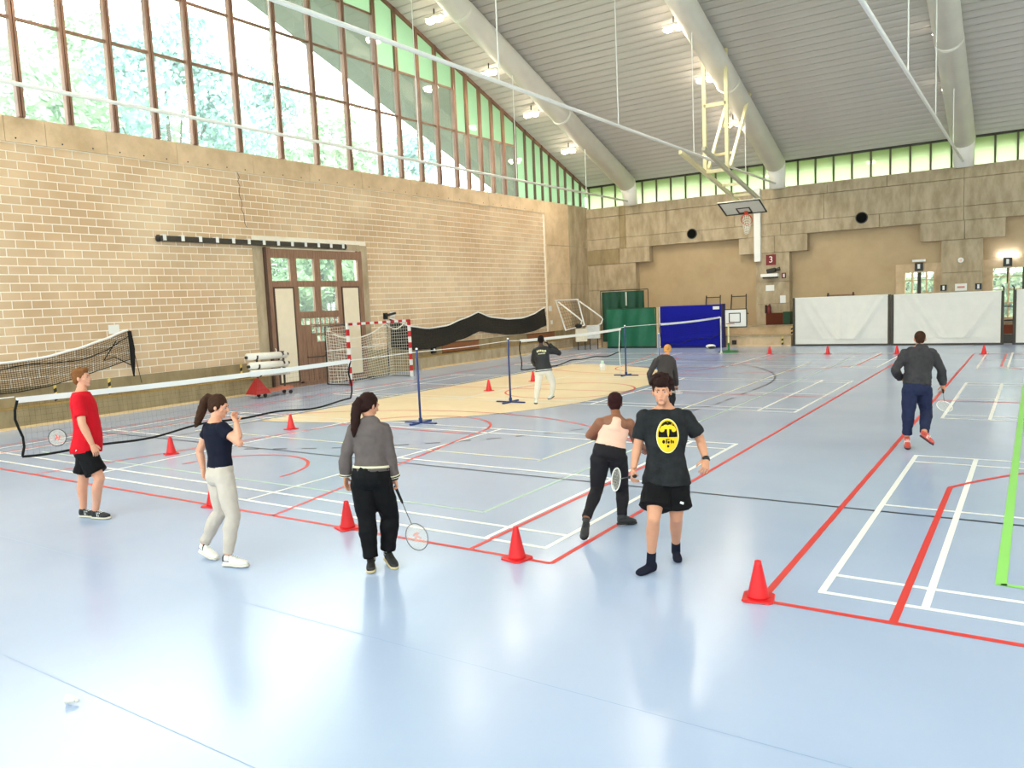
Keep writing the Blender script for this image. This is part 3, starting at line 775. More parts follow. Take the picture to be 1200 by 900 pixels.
for i, (y, lab) in enumerate(((26.8, 'long brown timber panel low on the wall under the dense grey net'), (33.4, 'brown timber panel low on the wall beside the black jacket player'))):
    t = thing('timber_panel', lab, 'panel', (XL+.03, y, .0)); w = 2.55/2
    MB().box(-.005, .03, -w, w, .56, .92).build('board', mat('russet_wood', (150, 92, 52), .6, noise=.2), t)
    for z in (.55, .93): MB().box(-.005, .045, -w-.02, w+.02, z-.015, z+.015).build('edge_strip', M_wood_dk, t)
t = thing('socket_box', 'small dark socket box on the wall between goal and timber panel', 'socket', (XL+.03, 24.9, .72)); MB().box(0, .09, -.13, .13, -.14, .14).build('box', M_black, t); MB().box(.09, .1, -.05, .05, -.05, .05).build('outlet', M_white, t)
def hazard(x, y, z0, z1, ax, label):
    t = thing('hazard_strip', label, 'strip', (x, y, z0), group='black and yellow hazard strips'); n = max(4, int((z1-z0)/.085))
    for i in range(n):
        a = (z1-z0)*i/n; b = (z1-z0)*(i+1)/n
        mb = MB()
        if ax == 'x': mb.loft([[(0, -.035, a), (.012, -.035, a), (.012, .035, a+.03), (0, .035, a+.03)], [(0, -.035, b), (.012, -.035, b), (.012, .035, b+.03), (0, .035, b+.03)]])
        else: mb.loft([[(-.04, 0, a), (-.04, -.012, a), (.04, -.012, a+.03), (.04, 0, a+.03)], [(-.04, 0, b), (-.04, -.012, b), (.04, -.012, b+.03), (.04, 0, b+.03)]])
        mb.build('band', (M_haz, M_hazy)[i % 2], t)
HS = 'black and yellow hazard strip on the concrete plinth of the block wall'
for y, w_ in ((9.95, 'under the sagging net'), (11.35, 'behind the man in red'), (15.55, 'behind the red roll cart')): hazard(XL+.02, y, .52, .94, 'x', 'black and yellow hazard strip on the wall plinth '+w_)
hazard(-9.55, 36.29, .06, .42, 'y', 'black and yellow hazard strip on the lower concrete step'); hazard(-9.4, 37.35, .5, .84, 'y', 'black and yellow hazard strip on the upper concrete step')

# ------------------------------------------------------------------ cart with white rolls
cart = thing('roll_cart', 'red wheeled cart loaded with three white padded rolls by the timber door', 'cart', (-19.3, 15.6, 0))
M_roll = mat('white_roll', (240, 236, 226), .6, noise=.06)
for z, x, a in ((1.22, -.05, .74), (.95, 0, .72), (.72, .06, .72)):
    r = MB().tube([(x, -a, z+.02), (x, a*.92, z-.02)], .105, 16).build('roll', M_roll, cart, True)
    for y in (-a-.06, a*.92): MB().tube([(x, y, z), (x, y+.1, z)], .045, 10).build('end_pin', M_dark, r)
    for y in (-a*.6, a*.7): MB().tube([(x, y-.03, z), (x, y+.03, z)], .108, 16).build('strap', M_dark, r)
for y in (-.42, .58): MB().bar((-.05, y, .2), (-.02, y, 1.32), .04, .05).build('upright', M_dark, cart)
M_cartred = mat('cart_red', (170, 36, 36), .5)
MB().loft([[(-.25, -.75, .12), (.25, -.75, .12), (.25, -.2, .12), (-.25, -.2, .12)], [(-.05, -.52, .58), (.05, -.52, .58), (.05, -.46, .58), (-.05, -.46, .58)]]).build('red_foot', M_cartred, cart)
MB().bar((0, -.3, .17), (0, .72, .2), .34, .08).build('platform', mat('cart_plank', (206, 120, 92), .6, noise=.15), cart)
for x in (-.15, .15):
    for y in (-.35, .62): MB().tube([(x-.02, y, .06), (x+.02, y, .06)], .06, 12).build('wheel', M_black, cart)

# ------------------------------------------------------------------ cones
def cone_proto():
    t = empty('traffic_cone')
    mb = MB(); mb.tube([(0,0,.012),(0,0,.03),(0,0,.29),(0,0,.315),(0,0,.32)], [.088,.084,.03,.026,.01], 20); mb.build('cone_body', M_red, t, True)
    q = .125; e = .03; ring = [(q,-q+e),(q,q-e),(q-e,q),(-q+e,q),(-q,q-e),(-q,-q+e),(-q+e,-q),(q-e,-q)]
    MB().loft([[(x,y,0) for x,y in ring],[(x*.97,y*.97,.014) for x,y in ring]]).build('base', M_red, t)
    return t
c0 = None
CONES = [(-1.84, 6.2, 'red cone at the near corner of the far red-lined court'), (-4.17, 6.16, 'red cone beside the black tee man on the near red line'), (-6.52, 6.2, 'red cone beside the woman with the long ponytail'), (-8.96, 6.17, 'red cone half hidden behind the girl in light trousers'),
 (-13.17, 8.29, 'red cone on the floor between the man in red and the girl'), (-13.25, 11.16, 'red cone under the near net beside the cream goal area'), (-13.07, 18.25, 'red cone standing alone on the cream goal area'), (-13.14, 20.76, 'red cone on the cream floor close to the black jacket player'),
 (-8.85, 31.73, 'small red cone in front of the hazard-striped steps'), (-6.65, 31.72, 'small red cone in front of the left white curtain panel'), (-4.24, 31.71, 'small red cone in front of the gap between two curtain panels'), (-1.5, 31.69, 'small red cone in front of the right end of the wide curtain panel')]
for x, y, lab in CONES:
    if c0 is None: c0 = cone_proto(); c0.location = (x, y, .004); tag(c0, lab, 'cone', 'red training cones'); c0.rotation_euler.z = .2
    else: dup(c0, (x, y, .004), random.uniform(-.5, .5), lab)

# ------------------------------------------------------------------ mats and curtain panels at the back
def cloth_panel(mb, x0, x1, z0, z1, y, folds, nx=60, nz=24):
    P = lambda i, j: V((x0+(x1-x0)*i/nx, y-folds(i/nx, j/nz), z0+(z1-z0)*j/nz))
    g = [[P(i, j) for j in range(nz+1)] for i in range(nx+1)]
    for i in range(nx):
        for j in range(nz): mb.quad(g[i][j], g[i+1][j], g[i+1][j+1], g[i][j+1])
    return mb
M_curt = mat('white_curtain', (232, 230, 224), .75, noise=.06, scale=2); M_dkgreen = mat('dark_green_tarp', (14, 74, 54), .6, noise=.2); M_green = mat('green_tarp', (18, 104, 76), .55, noise=.15); M_blue = mat('blue_vinyl', (12, 20, 150), .7, noise=.25, scale=1.5, spec=.2)
def draped(u, v, d):
    f = 0
    for (c, s, w) in ((.06, .75, .05), (.16, .85, .035), (.5, .05, .06), (.86, -.7, .05), (.96, -.85, .035)):
        f += d*math.exp(-((u-c-s*(1-v)*.35)/w)**2)*(1-v*.5)
    return f+.02*math.sin(9*u)
def curtain(x0, x1, label, y=36.45, zt=2.12, sk=1.0):
    t = thing('curtain_panel', label, 'curtain', (x0, y, 0), group='white curtain panels')
    cloth_panel(MB(), 0, x1-x0, .3, zt, 0, lambda u, v: draped(u*sk+(1-sk)*.3, v, .08)*(1 if sk > 0 else 0)).build('cloth', M_curt, t, True)
    cloth_panel(MB(), 0, x1-x0, .08, .32, -.02, lambda u, v: .03*math.sin(5*u)*(1-v), 30, 4).build('hem', M_curt, t, True)
    for x in (-.06, x1-x0+.06): MB().box(x-.05, x+.05, .0, .1, .0, zt+.03).build('upright', M_dark, t)
    MB().tube([(-.06, .05, zt), (x1-x0+.06, .05, zt)], .035, 10).build('top_bar', M_white, t); MB().box(-.06, x1-x0+.06, -.02, .12, .0, .07).build('foot_rail', M_dark, t)
curtain(-9.02, -5.24, 'white curtain panel on a dark frame beside the fire extinguisher pilaster')
curtain(-5.0, -1.18, 'wide white curtain panel in front of the small back window', zt=2.1, sk=.95)
curtain(-.66, 3.2, 'white curtain panel standing past the open steel ladder frame', sk=.9)
t = thing('ladder_frame', 'black steel ladder frame standing in the gap between curtain panels', 'frame', (-.93, 36.6, 0))
for x in (-.17, .17): MB().tube([(x, 0, .0), (x, 0, 2.25), (x-.05, .1, 2.3)], .025, 8).build('upright', M_black, t)
for z in (.3, .95, 1.5): MB().tube([(-.17, 0, z), (.17, 0, z)], .02, 8).build('rung', M_black, t)
MB().box(-.16, .16, -.02, .2, .42, .78).build('timber_box', mat('rust_box', (120, 62, 40), .7), t); MB().box(-.16, .16, -.02, .2, .05, .4).build('timber_box', M_dark, t)
t = thing('green_mat_frame', 'tall dark green tarp hung on a thin steel frame in the corner', 'tarp', (-18.6, 36.1, 0))
cloth_panel(MB(), .1, 2.45, .3, 2.82, 0, lambda u, v: .05*math.sin(14*u)+.03*math.sin(31*u)).build('tarp', M_dkgreen, t, True)
for x in (0, 2.62): MB().tube([(x, .05, 0), (x, .05, 2.88)], .02, 8).build('upright', M_dark, t)
MB().tube([(0, .05, 2.88), (2.62, .05, 2.88)], .02, 8).build('top_bar', M_dark, t)
MB().box(1.45, 1.53, -.08, -.06, 2.1, 2.78).build('pale_stripe', mat('pale_strap', (190, 200, 190), .6), t)
t = thing('green_tarp_panel', 'low green tarp panel leaning in front of the dark green tarp', 'tarp', (-18.0, 35.6, 0))
cloth_panel(MB(), 0, 2.62, .08, 1.94, 0, lambda u, v: .04*math.sin(11*u+2*v)+.03*math.sin(23*u-3*v)).build('tarp', M_green, t, True)
MB().box(-.02, 2.64, .02, .12, .0, .08).build('foot_rail', M_black, t); MB().tube([(0, .06, 1.95), (2.62, .06, 1.95)], .03, 8).build('top_bar', M_dkgreen, t)
for x in (0, 2.62): MB().tube([(x, .07, .05), (x, .07, 1.95)], .025, 8).build('upright', M_black, t)
t = thing('blue_crash_mat', 'large blue vinyl crash mat standing on its edge', 'mat', (-15.1, 35.55, 0))
mb = MB(); cloth_panel(mb, 0, 3.05, .06, 2.0, 0, lambda u, v: .012*math.sin(7*u)+.03*math.exp(-((v-.12-.15*u)/.05)**2)); mb.build('face', M_blue, t, True)
MB().box(0, 3.05, .02, .38, .04, 2.0).build('core', M_blue, t); MB().box(-.02, 3.07, -.03, .4, 0, .05).build('foot_edge', M_black, t)
MB().box(2.62, 2.92, -.05, -.02, 1.78, 1.92).build('white_tag', M_white, t); MB().box(3.0, 3.06, -.04, .4, .03, 2.02).build('side_edge', mat('navy_edge', (14, 20, 90), .5), t)
for x, a in ((-15.28, 'pale timber batten standing between the green tarp and the blue mat'), (-15.17, 'white plastic rod leaning at the left edge of the blue mat')):
    tag(MB().bar((x, 35.6, 0), (x, 35.62, 1.98), .09 if 'timber' in a else .035, .04).build('batten' if 'timber' in a else 'rod', mat('batten_wood', (206, 184, 138), .6) if 'timber' in a else M_white), a, 'batten' if 'timber' in a else 'rod')
t = thing('crumpled_bag', 'small crumpled black and white bag at the foot of the blue mat', 'bag', (-12.45, 35.05, 0)); MB().sph((0, 0, .1), (.24, .14, .1), 12, 8).build('bag', M_white, t, True); MB().sph((.08, -.08, .06), (.2, .1, .06), 10, 6).build('dark_fold', M_black, t, True)

# ------------------------------------------------------------------ hoops
t = thing('mini_basketball_hoop', 'small mobile basketball hoop on a green base with white board', 'basketball hoop', (-10.85, 32.75, 0))
mb = MB(); mb.tube([(0, 0, 0), (0, 0, .05), (0, 0, .1)], [.42, .4, .06], 20); mb.build('base', mat('green_base', (40, 110, 56), .5), t)
MB().tube([(0, 0, .05), (0, 0, .4)], .045, 12).build('sleeve', MATS['green_base'], t); MB().tube([(0, 0, .3), (0, 0, 1.2)], .035, 12).build('pole', M_cream, t)
bd = MB().box(-.16, .78, .02, .06, 1.06, 1.82).build('backboard', M_white, t)
def outline(mb, x0, x1, z0, z1, w, y0, y1):
    mb.box(x0, x1, y0, y1, z0, z0+w); mb.box(x0, x1, y0, y1, z1-w, z1); mb.box(x0, x0+w, y0, y1, z0+w, z1-w); mb.box(x1-w, x1, y0, y1, z0+w, z1-w); return mb
outline(MB(), -.17, .79, 1.05, 1.83, .035, .0, .03).build('border', M_black, bd); outline(MB(), .02, .52, 1.25, 1.66, .035, .005, .025).build('target', M_black, bd)
ring = [V((.14+.17*math.cos(a*math.pi/10), -.17+.17*math.sin(a*math.pi/10), 1.22)) for a in range(20)]
MB().tube(ring, .012, 6, loop=True).build('ring', mat('hoop_orange', (206, 84, 48), .5), t)
for i, (x, lab) in enumerate(((-13.6, 'black steel wall frame above the blue mat'), (-12.3, 'black steel wall frame above the mini basketball board'))):
    t = thing('wall_frame', lab, 'frame', (x, YI, 0)); 
    for q in (-.38, .38): MB().tube([(q, 0, 1.45), (q, -.35, 1.5), (q*.95, -.22, 2.42)], .028, 8).build('arm', M_black, t)
    MB().tube([(-.36, -.22, 2.32), (.36, -.22, 2.32)], .02, 8).build('crossbar', M_black, t)
# hoop hoisted up under the roof
hp = thing('ceiling_hoop', 'cream steel ceiling-hung basketball hoop folded up under the tubular beam', 'basketball hoop', (-10.28, 29.9, 0))
xa, xc = -.43, .43
for x in (xa, xc):
    MB().bar((x, 0, roof_z(29.9)-.05), (x, 0, 7.1), .13, .13, up=(0, 1, 0)).build('hanger_post', M_cream, hp)
    MB().bar((x, 2.9, roof_z(32.8)-.1), (x, .35, 7.3), .11, .11).build('brace', M_cream, hp)
    MB().bar((x, -2.55, 7.58), (x, 4.35, 6.32), .12, .14).build('boom', M_cream if x < 0 else mat('grey_steel', (190, 184, 160), .45), hp)
for y, z in ((0, 9.6), (0, 7.15)): MB().bar((xa, y, z), (xc, y, z), .13, .13).build('crosspiece', M_cream, hp)
for y, z in ((1.15, 7.95), (2.05, 9.2)): MB().bar((xa, y, z), (xc, y, z), .1, .1).build('crosspiece', M_cream, hp)
for y in (1.7, 3.2, 4.2): MB().bar((xa, y, 7.115-.1826*y), (xc, y, 7.115-.1826*y), .1, .1).build('rung', M_cream, hp)
bb = empty('backboard', (-.28, 3.5, 6.32)); bb.parent = hp; bb.rotation_euler = (-.38, 0, 0)
MB().box(-.9, .9, 0, 1.18, 0, .05).build('board', mat('board_white', (226, 222, 206), .5), bb)
def outline_h(mb, x0, x1, y0, y1, w, z0, z1):
    mb.box(x0, x1, y0, y0+w, z0, z1); mb.box(x0, x1, y1-w, y1, z0, z1); mb.box(x0, x0+w, y0+w, y1-w, z0, z1); mb.box(x1-w, x1, y0+w, y1-w, z0, z1); return mb
outline_h(MB(), -.9, .9, 0, 1.18, .06, -.02, 0).build('border', M_black, bb); outline_h(MB(), -.3, .3, .6, 1.08, .055, -.02, 0).build('target', M_dark, bb)
for x in (-.5, .2): MB().bar((x, 3.9, 6.42), (x, 3.9, 6.2), .05, .05).build('board_mount', M_cream, hp)
rx0, ry0, rz0 = -.2, 4.35, 5.6
ring = [V((rx0+.225*math.cos(a*math.pi/14), ry0-.08*math.sin(a*math.pi/14), rz0+.225*math.sin(a*math.pi/14))) for a in range(28)]
MB().tube(ring, .022, 8, loop=True).build('ring', mat('hoop_red', (206, 66, 40), .5), hp)
MB().bar((rx0, ry0, rz0+.22), (rx0, ry0-.06, rz0+.36), .14, .04).build('ring_bracket', MATS['hoop_red'], hp)
nn = ribbon_net(MB(), lambda u, v: V((rx0+.22*(1-.45*v)*math.cos(u*2*math.pi)-.02*v, ry0+.1*v+.08*math.sin(u*2*math.pi)*v, rz0+.22*(1-.55*v)*math.sin(u*2*math.pi)-.5*v)), 14, 6, .018, 28, 6).build('hoop_net', M_wnet, hp); nn['kind'] = 'stuff'
# folded hoop frame on its white trolley by the corner
tr = thing('folded_hoop_trolley', 'folded white tubular hoop frame on a pale trolley box by the corner', 'hoop frame', (-19.0, 34.3, 0))
o_ = V((-19.0, 34.3, 0))
def T(nm, pts, r=.03, m=M_white, loop=False): return MB().tube([V(p)-o_ for p in pts], r, 8, loop=loop).build(nm, m, tr, True)
T('frame', [(-19.92, 33.85, 2.52), (-19.0, 34.47, 2.51), (-18.7, 34.52, 1.23), (-19.47, 33.97, 1.02)], .045, M_white, True)
T('brace', [(-19.81, 33.92, 2.43), (-18.95, 34.4, 1.6), (-18.81, 34.47, 1.45), (-18.85, 34.42, 1.28)], .04); T('arm', [(-18.93, 34.51, 2.42), (-18.05, 35.02, 1.62), (-17.96, 35.05, 1.5), (-18.0, 34.98, 1.28), (-18.15, 34.9, 1.2)], .035)
mb = MB()
for s in range(1, 9): 
    a = V((-19.92, 33.85, 2.52)).lerp(V((-19.0, 34.47, 2.51)), s/9)-o_; b = V((-19.47, 33.97, 1.02)).lerp(V((-18.7, 34.52, 1.23)), s/9)-o_; mb.tube([a, b], .006, 4)
    a = V((-19.92, 33.85, 2.52)).lerp(V((-19.47, 33.97, 1.02)), s/9)-o_; b = V((-19.0, 34.47, 2.51)).lerp(V((-18.7, 34.52, 1.23)), s/9)-o_; mb.tube([a, b], .006, 4)
mb.build('wire_mesh', M_dark, tr)
ax = V((1.0, .68, 0)).normalized(); ay = V((-.56, .83, 0))
def obx(nm, a0, a1, d, z0, z1, m):
    b0 = V((-19.05, 34.26, 0))-o_
    mb = MB(); mb.loft([[b0+ax*a+ay*q+V((0, 0, z)) for a, q in ((a0, 0), (a1, 0), (a1, d), (a0, d))] for z in (z0, z1)]); return mb.build(nm, m, tr)
obx('trolley_box', 0, .55, .5, .42, 1.06, mat('cream_box', (232, 222, 200), .6, noise=.08)); obx('trolley_box', .56, 1.18, .5, .55, 1.2, mat('pale_grey_box', (214, 214, 210), .6, noise=.08)); obx('lid', .5, .9, .45, 1.06, 1.12, M_white)
for a in (.1, .45, .7, 1.08): 
    p = V((-19.05, 34.26, 0))-o_+ax*a+ay*.12; MB().tube([p+V((0, 0, .0)), p+V((0, 0, .56 if a > .5 else .43))], .025, 8).build('leg', M_dark, tr)
MB().sph(V((-18.95, 34.35, 1.2))-o_, (.2, .16, .12), 10, 6).build('dark_clamp', M_black, tr)

# ------------------------------------------------------------------ fittings on the concrete pilasters
PF = YB-.005
tag(MB().box(-11.4, -11.1, PF-.22, PF-.04, 3.95, 7.4).build('drain_pipe', M_white), 'white square downpipe running down the concrete pilaster', 'pipe')
def board(name, x, z, w, h, m, label, cat='sign', d=.02, y=PF):
    t = thing(name, label, cat, (x, y, z)); MB().box(-w/2, w/2, -d, 0, -h/2, h/2).build('plate', m, t); return t
def text(par, s, size, m, y, x=0, z=0):
    cu = bpy.data.curves.new('lettering', 'FONT'); cu.body = s; cu.size = size; cu.extrude = .003; cu.align_x = 'CENTER'; cu.align_y = 'CENTER'
    tmp = bpy.data.objects.new('tmp', cu); col.objects.link(tmp)
    dg = bpy.context.evaluated_depsgraph_get(); me = bpy.data.meshes.new_from_object(tmp.evaluated_get(dg))
    bpy.data.objects.remove(tmp); me.materials.clear(); me.materials.append(m)
    o = bpy.data.objects.new('lettering', me); col.objects.link(o); o.parent = par; o.location = (x, y, z); o.rotation_euler = (math.pi/2, 0, 0); return o
M_maroon = mat('maroon', (122, 16, 26), .5)
t = board('number_sign', -10.66, 4.0, .46, .5, M_maroon, 'square maroon sign with a white number 3 on the pilaster'); text(t, '3', .42, M_white, -.024)
t = thing('projector_shelf', 'white wall shelf carrying a small black loudspeaker', 'shelf', (-10.68, PF, 3.28)); MB().box(-.4, .4, -.3, 0, -.09, .06).build('shelf', M_white, t); MB().box(-.32, .34, -.25, 0, -.16, -.09).build('underside', M_black, t)
t = thing('loudspeaker', 'small black loudspeaker sitting on the white wall shelf', 'loudspeaker', (-10.62, PF-.18, 3.35)); MB().bar((-.18, 0, .1), (.2, 0, .16), .2, .2).build('cabinet', M_black, t); MB().tube([(.2, 0, .16), (.42, 0, .2)], [.05, .09], 12).build('horn', M_dark, t)
t = board('evacuation_sign', -10.06, 3.22, .2, .26, M_maroon, 'tiny dark red sign beside the wall shelf'); MB().box(-.04, .04, -.026, -.02, -.08, .08).build('white_mark', M_white, t)
paper(-10.72, PF, 2.66, .4, .28, 'white paper notice under the wall shelf on the pilaster', 'y'); paper(-10.12, PF, 2.1, .26, .36, 'upright white paper notice low on the number 3 pilaster', 'y')
t = thing('fire_extinguisher', 'dark red fire extinguisher hanging on the pilaster above the steps', 'extinguisher', (-10.75, PF-.12, 1.35)); MB().tube([(0,0,0),(0,0,.04),(0,0,.42),(0,0,.5)], [.08,.1,.1,.04], 14).build('bottle', mat('extinguisher_red', (110, 20, 20), .4), t, True); MB().tube([(0,0,.5),(.05,-.05,.56),(.1,-.02,.3)], .015, 6).build('hose', M_black, t); MB().tube([(-.14,0,.1),(-.14,0,.5)], .05, 10).build('bracket', M_black, t)
t = thing('low_cabinet', 'low brown and green cabinet on the upper step by the pilaster', 'cabinet', (-10.15, 38.2, .91)); MB().box(-.6, .2, -.25, .25, 0, .55).build('body', mat('rust_brown', (96, 48, 32), .7), t); MB().box(.2, .52, -.26, .25, 0, .6).build('green_panel', mat('deep_green', (20, 66, 40), .6), t)
t = thing('floor_box', 'small black vent box set in the lower step', 'vent', (-11.75, 36.29, .2)); MB().box(-.1, .1, -.03, .02, -.1, .1).build('box', M_black, t); MB().box(-.03, .03, -.035, -.03, -.03, .03).build('grille', M_dark, t)
M_lampw = emis('emergency_lens', (240, 244, 255), 8.0)
for x, lit, lab in ((-4.35, 0, 'black exit sign with white figure above the smaller back window'), (-1.05, 1, 'lit emergency light above a black exit sign by the right window')):
    t = thing('exit_sign', lab, 'exit sign', (x, YI-.12, 3.3)); MB().box(-.16, .16, -.05, .05, -.2, .16).build('sign_box', M_black, t); MB().box(-.05, .05, -.06, -.05, -.1, .1).build('white_figure', M_white, t)
    MB().box(-.26 if not lit else -.36, .26 if not lit else .36, -.06, .06, .2, .3 if not lit else .38).build('light_bar', M_white if not lit else M_lampw, t)
    MB().tube([(0, .05, -.2), (0, .1, -.9)], .03, 8).build('conduit', M_dark, t)
t = thing('fire_alarm', 'round white alarm disc on the plain concrete pilaster', 'alarm', (-2.73, PF, 3.46)); MB().tube([(0, 0, 0), (0, -.05, 0)], .11, 20).build('disc', M_white, t); MB().tube([(0, -.05, 0), (0, -.07, 0)], .05, 14).build('dome', mat('alarm_pink', (240, 200, 180), .4), t)
for x, lab in ((-3.36, 'small dark square sign on the left of the white notice'), (-2.07, 'small dark square sign on the right of the white notice')):
    t = board('pictogram_sign', x, 2.32, .24, .26, mat('sign_navy', (30, 36, 52), .5), lab); MB().box(-.04, .04, -.026, -.02, -.09, .09).build('white_figure', M_white, t)
t = paper(-2.71, PF, 2.32, .44, .3, 'white notice with red lettering between two dark signs', 'y'); MB().box(-.14, .14, -.012, -.008, -.04, .04).build('red_lettering', mat('faded_red', (222, 150, 140), .7), t)
t = thing('wall_rack', 'thin wooden hanging rail behind the left curtain panel', 'rail', (-7.6, YI-.05, 2.18)); MB().box(-.6, .6, -.05, .05, -.03, .03).build('rail', M_wood, t); [MB().box(x-.03, x+.03, -.05, .06, -.12, .12).build('bracket', M_wood_dk, t) for x in (-.55, .55)]

# shuttlecock lying on the near floor
t = thing('shuttlecock', 'white shuttlecock lying on the bare blue floor', 'shuttlecock', (-5.19, 2.42, .0), .5)
a = V((1, 0, -.12)).normalized(); c = V((0, 0, .031))
rings = []
mb = MB(); b1 = V((0, 1, 0)); b2 = a.cross(b1)
prof = [(-.045, .031), (-.02, .026), (.0, .019), (.018, .0135)]
mb.loft([[c+a*p+r*(math.cos(k*math.pi/8)*b1+math.sin(k*math.pi/8)*b2) for k in range(16)] for p, r in prof], False); mb.build('feather_skirt', mat('feather', (244, 240, 230), .7), t, True)
MB().sph(c+a*.024, .0135, 12, 8).build('cork', mat('cork_white', (238, 232, 218), .5), t, True); MB().tube([c+a*.013, c+a*.017], .0142, 12).build('band', M_black, t)

# ------------------------------------------------------------------ people
_tex = bpy.data.textures.new('fold_clouds', 'CLOUDS'); _tex.noise_scale = .11; _tex.noise_depth = 2
_texh = bpy.data.textures.new('hair_clouds', 'CLOUDS'); _texh.noise_scale = .035; _texh.noise_depth = 2
def remesh(mb, voxel, smooth=3, disp=0.0, tex=None):
    me = mb.mesh('tmp'); ob = bpy.data.objects.new('tmp', me); col.objects.link(ob)
    bm = bmesh.new(); bm.from_mesh(me); bmesh.ops.recalc_face_normals(bm, faces=bm.faces); bm.to_mesh(me); bm.free()
    r = ob.modifiers.new('r', 'REMESH'); r.mode = 'VOXEL'; r.voxel_size = voxel
    if smooth: s = ob.modifiers.new('s', 'SMOOTH'); s.factor = .5; s.iterations = smooth
    if disp:
        d = ob.modifiers.new('d', 'DISPLACE'); d.texture = tex or _tex; d.strength = disp; d.mid_level = .5; d.texture_coords = 'LOCAL'
        s2 = ob.modifiers.new('s2', 'SMOOTH'); s2.factor = .5; s2.iterations = 1
    dg = bpy.context.evaluated_depsgraph_get(); dg.update()
    ev = ob.evaluated_get(dg); m2 = ev.to_mesh()
    out = MB(); out.add([v.co.copy() for v in m2.vertices], [list(p.vertices) for p in m2.polygons])
    ev.to_mesh_clear(); bpy.data.objects.remove(ob); bpy.data.meshes.remove(me)
    return out
def nz(v): return v.normalized()
def skin(name, rgb): return mat(name, rgb, .55, noise=.08, scale=12)
SK_FAIR = skin('fair_skin', (222, 160, 130)); SK_TAN = skin('light_skin', (208, 148, 116)); SK_BROWN = skin('brown_skin', (140, 88, 62)); SK_DARK = skin('dark_skin', (70, 44, 34))
M_eye = mat('eye_white', (190, 180, 174), .6); M_iris = mat('iris', (40, 28, 22), .3); M_lip = mat('lip', (186, 108, 100), .5)
def hand(mb, wr, d, n, side, curl, k=1.0):
    """palm, four unequal bent fingers and a thumb leaving the side of the palm"""
    d = nz(d); n = nz(n-d*n.dot(d)); s = d.cross(n)*side
    sec = []
    for t, w, th in ((-.01, .026, .02), (.02, .034, .019), (.055, .041, .017), (.088, .040, .013), (.096, .034, .009)):
        c = wr+d*t*k; sec.append([c+s*w*k*math.cos(q*math.pi/6)+n*th*k*math.sin(q*math.pi/6) for q in range(12)])
    mb.loft(sec)
    for i, L in enumerate((.070, .079, .074, .058)):
        o = (.0305-.0203*i)*k; p = wr+d*.088*k+s*o; dirn = d+s*(.06-.04*i); dirn = nz(dirn); pts = [p-d*.012*k]; rad = [.0095*k]
        for j, q in enumerate((.46, .31, .23)):
            a = curl*(.8, 1.0, .7)[j]
            dirn = nz(dirn*math.cos(a)+n*math.sin(a)*1.0) if j == 0 else nz(dirn*math.cos(a)+nz(n-dirn*n.dot(dirn) if abs(n.dot(dirn)) < .98 else -d)*math.sin(a))
            pts += [p]; rad += [(.0092, .0085, .0078)[j]*k]; p = p+dirn*L*q*k
        pts.append(p); rad.append(.005*k); mb.tube(pts, rad, 8)
    p = wr+d*.02*k+s*.028*k; td = nz(d*.75+s*.65+n*.25*(1 if curl > .3 else .4)); pts = [p]; rad = [.013*k]
    p = p+td*.036*k; pts.append(p); rad.append(.0115*k); td = nz(td+d*.35+n*curl*.7-s*.2*curl); p = p+td*.028*k; pts.append(p); rad.append(.0098*k)
    td = nz(td+d*.2+n*curl*.4); p = p+td*.022*k; pts.append(p); rad.append(.006*k); mb.tube(pts, rad, 8)
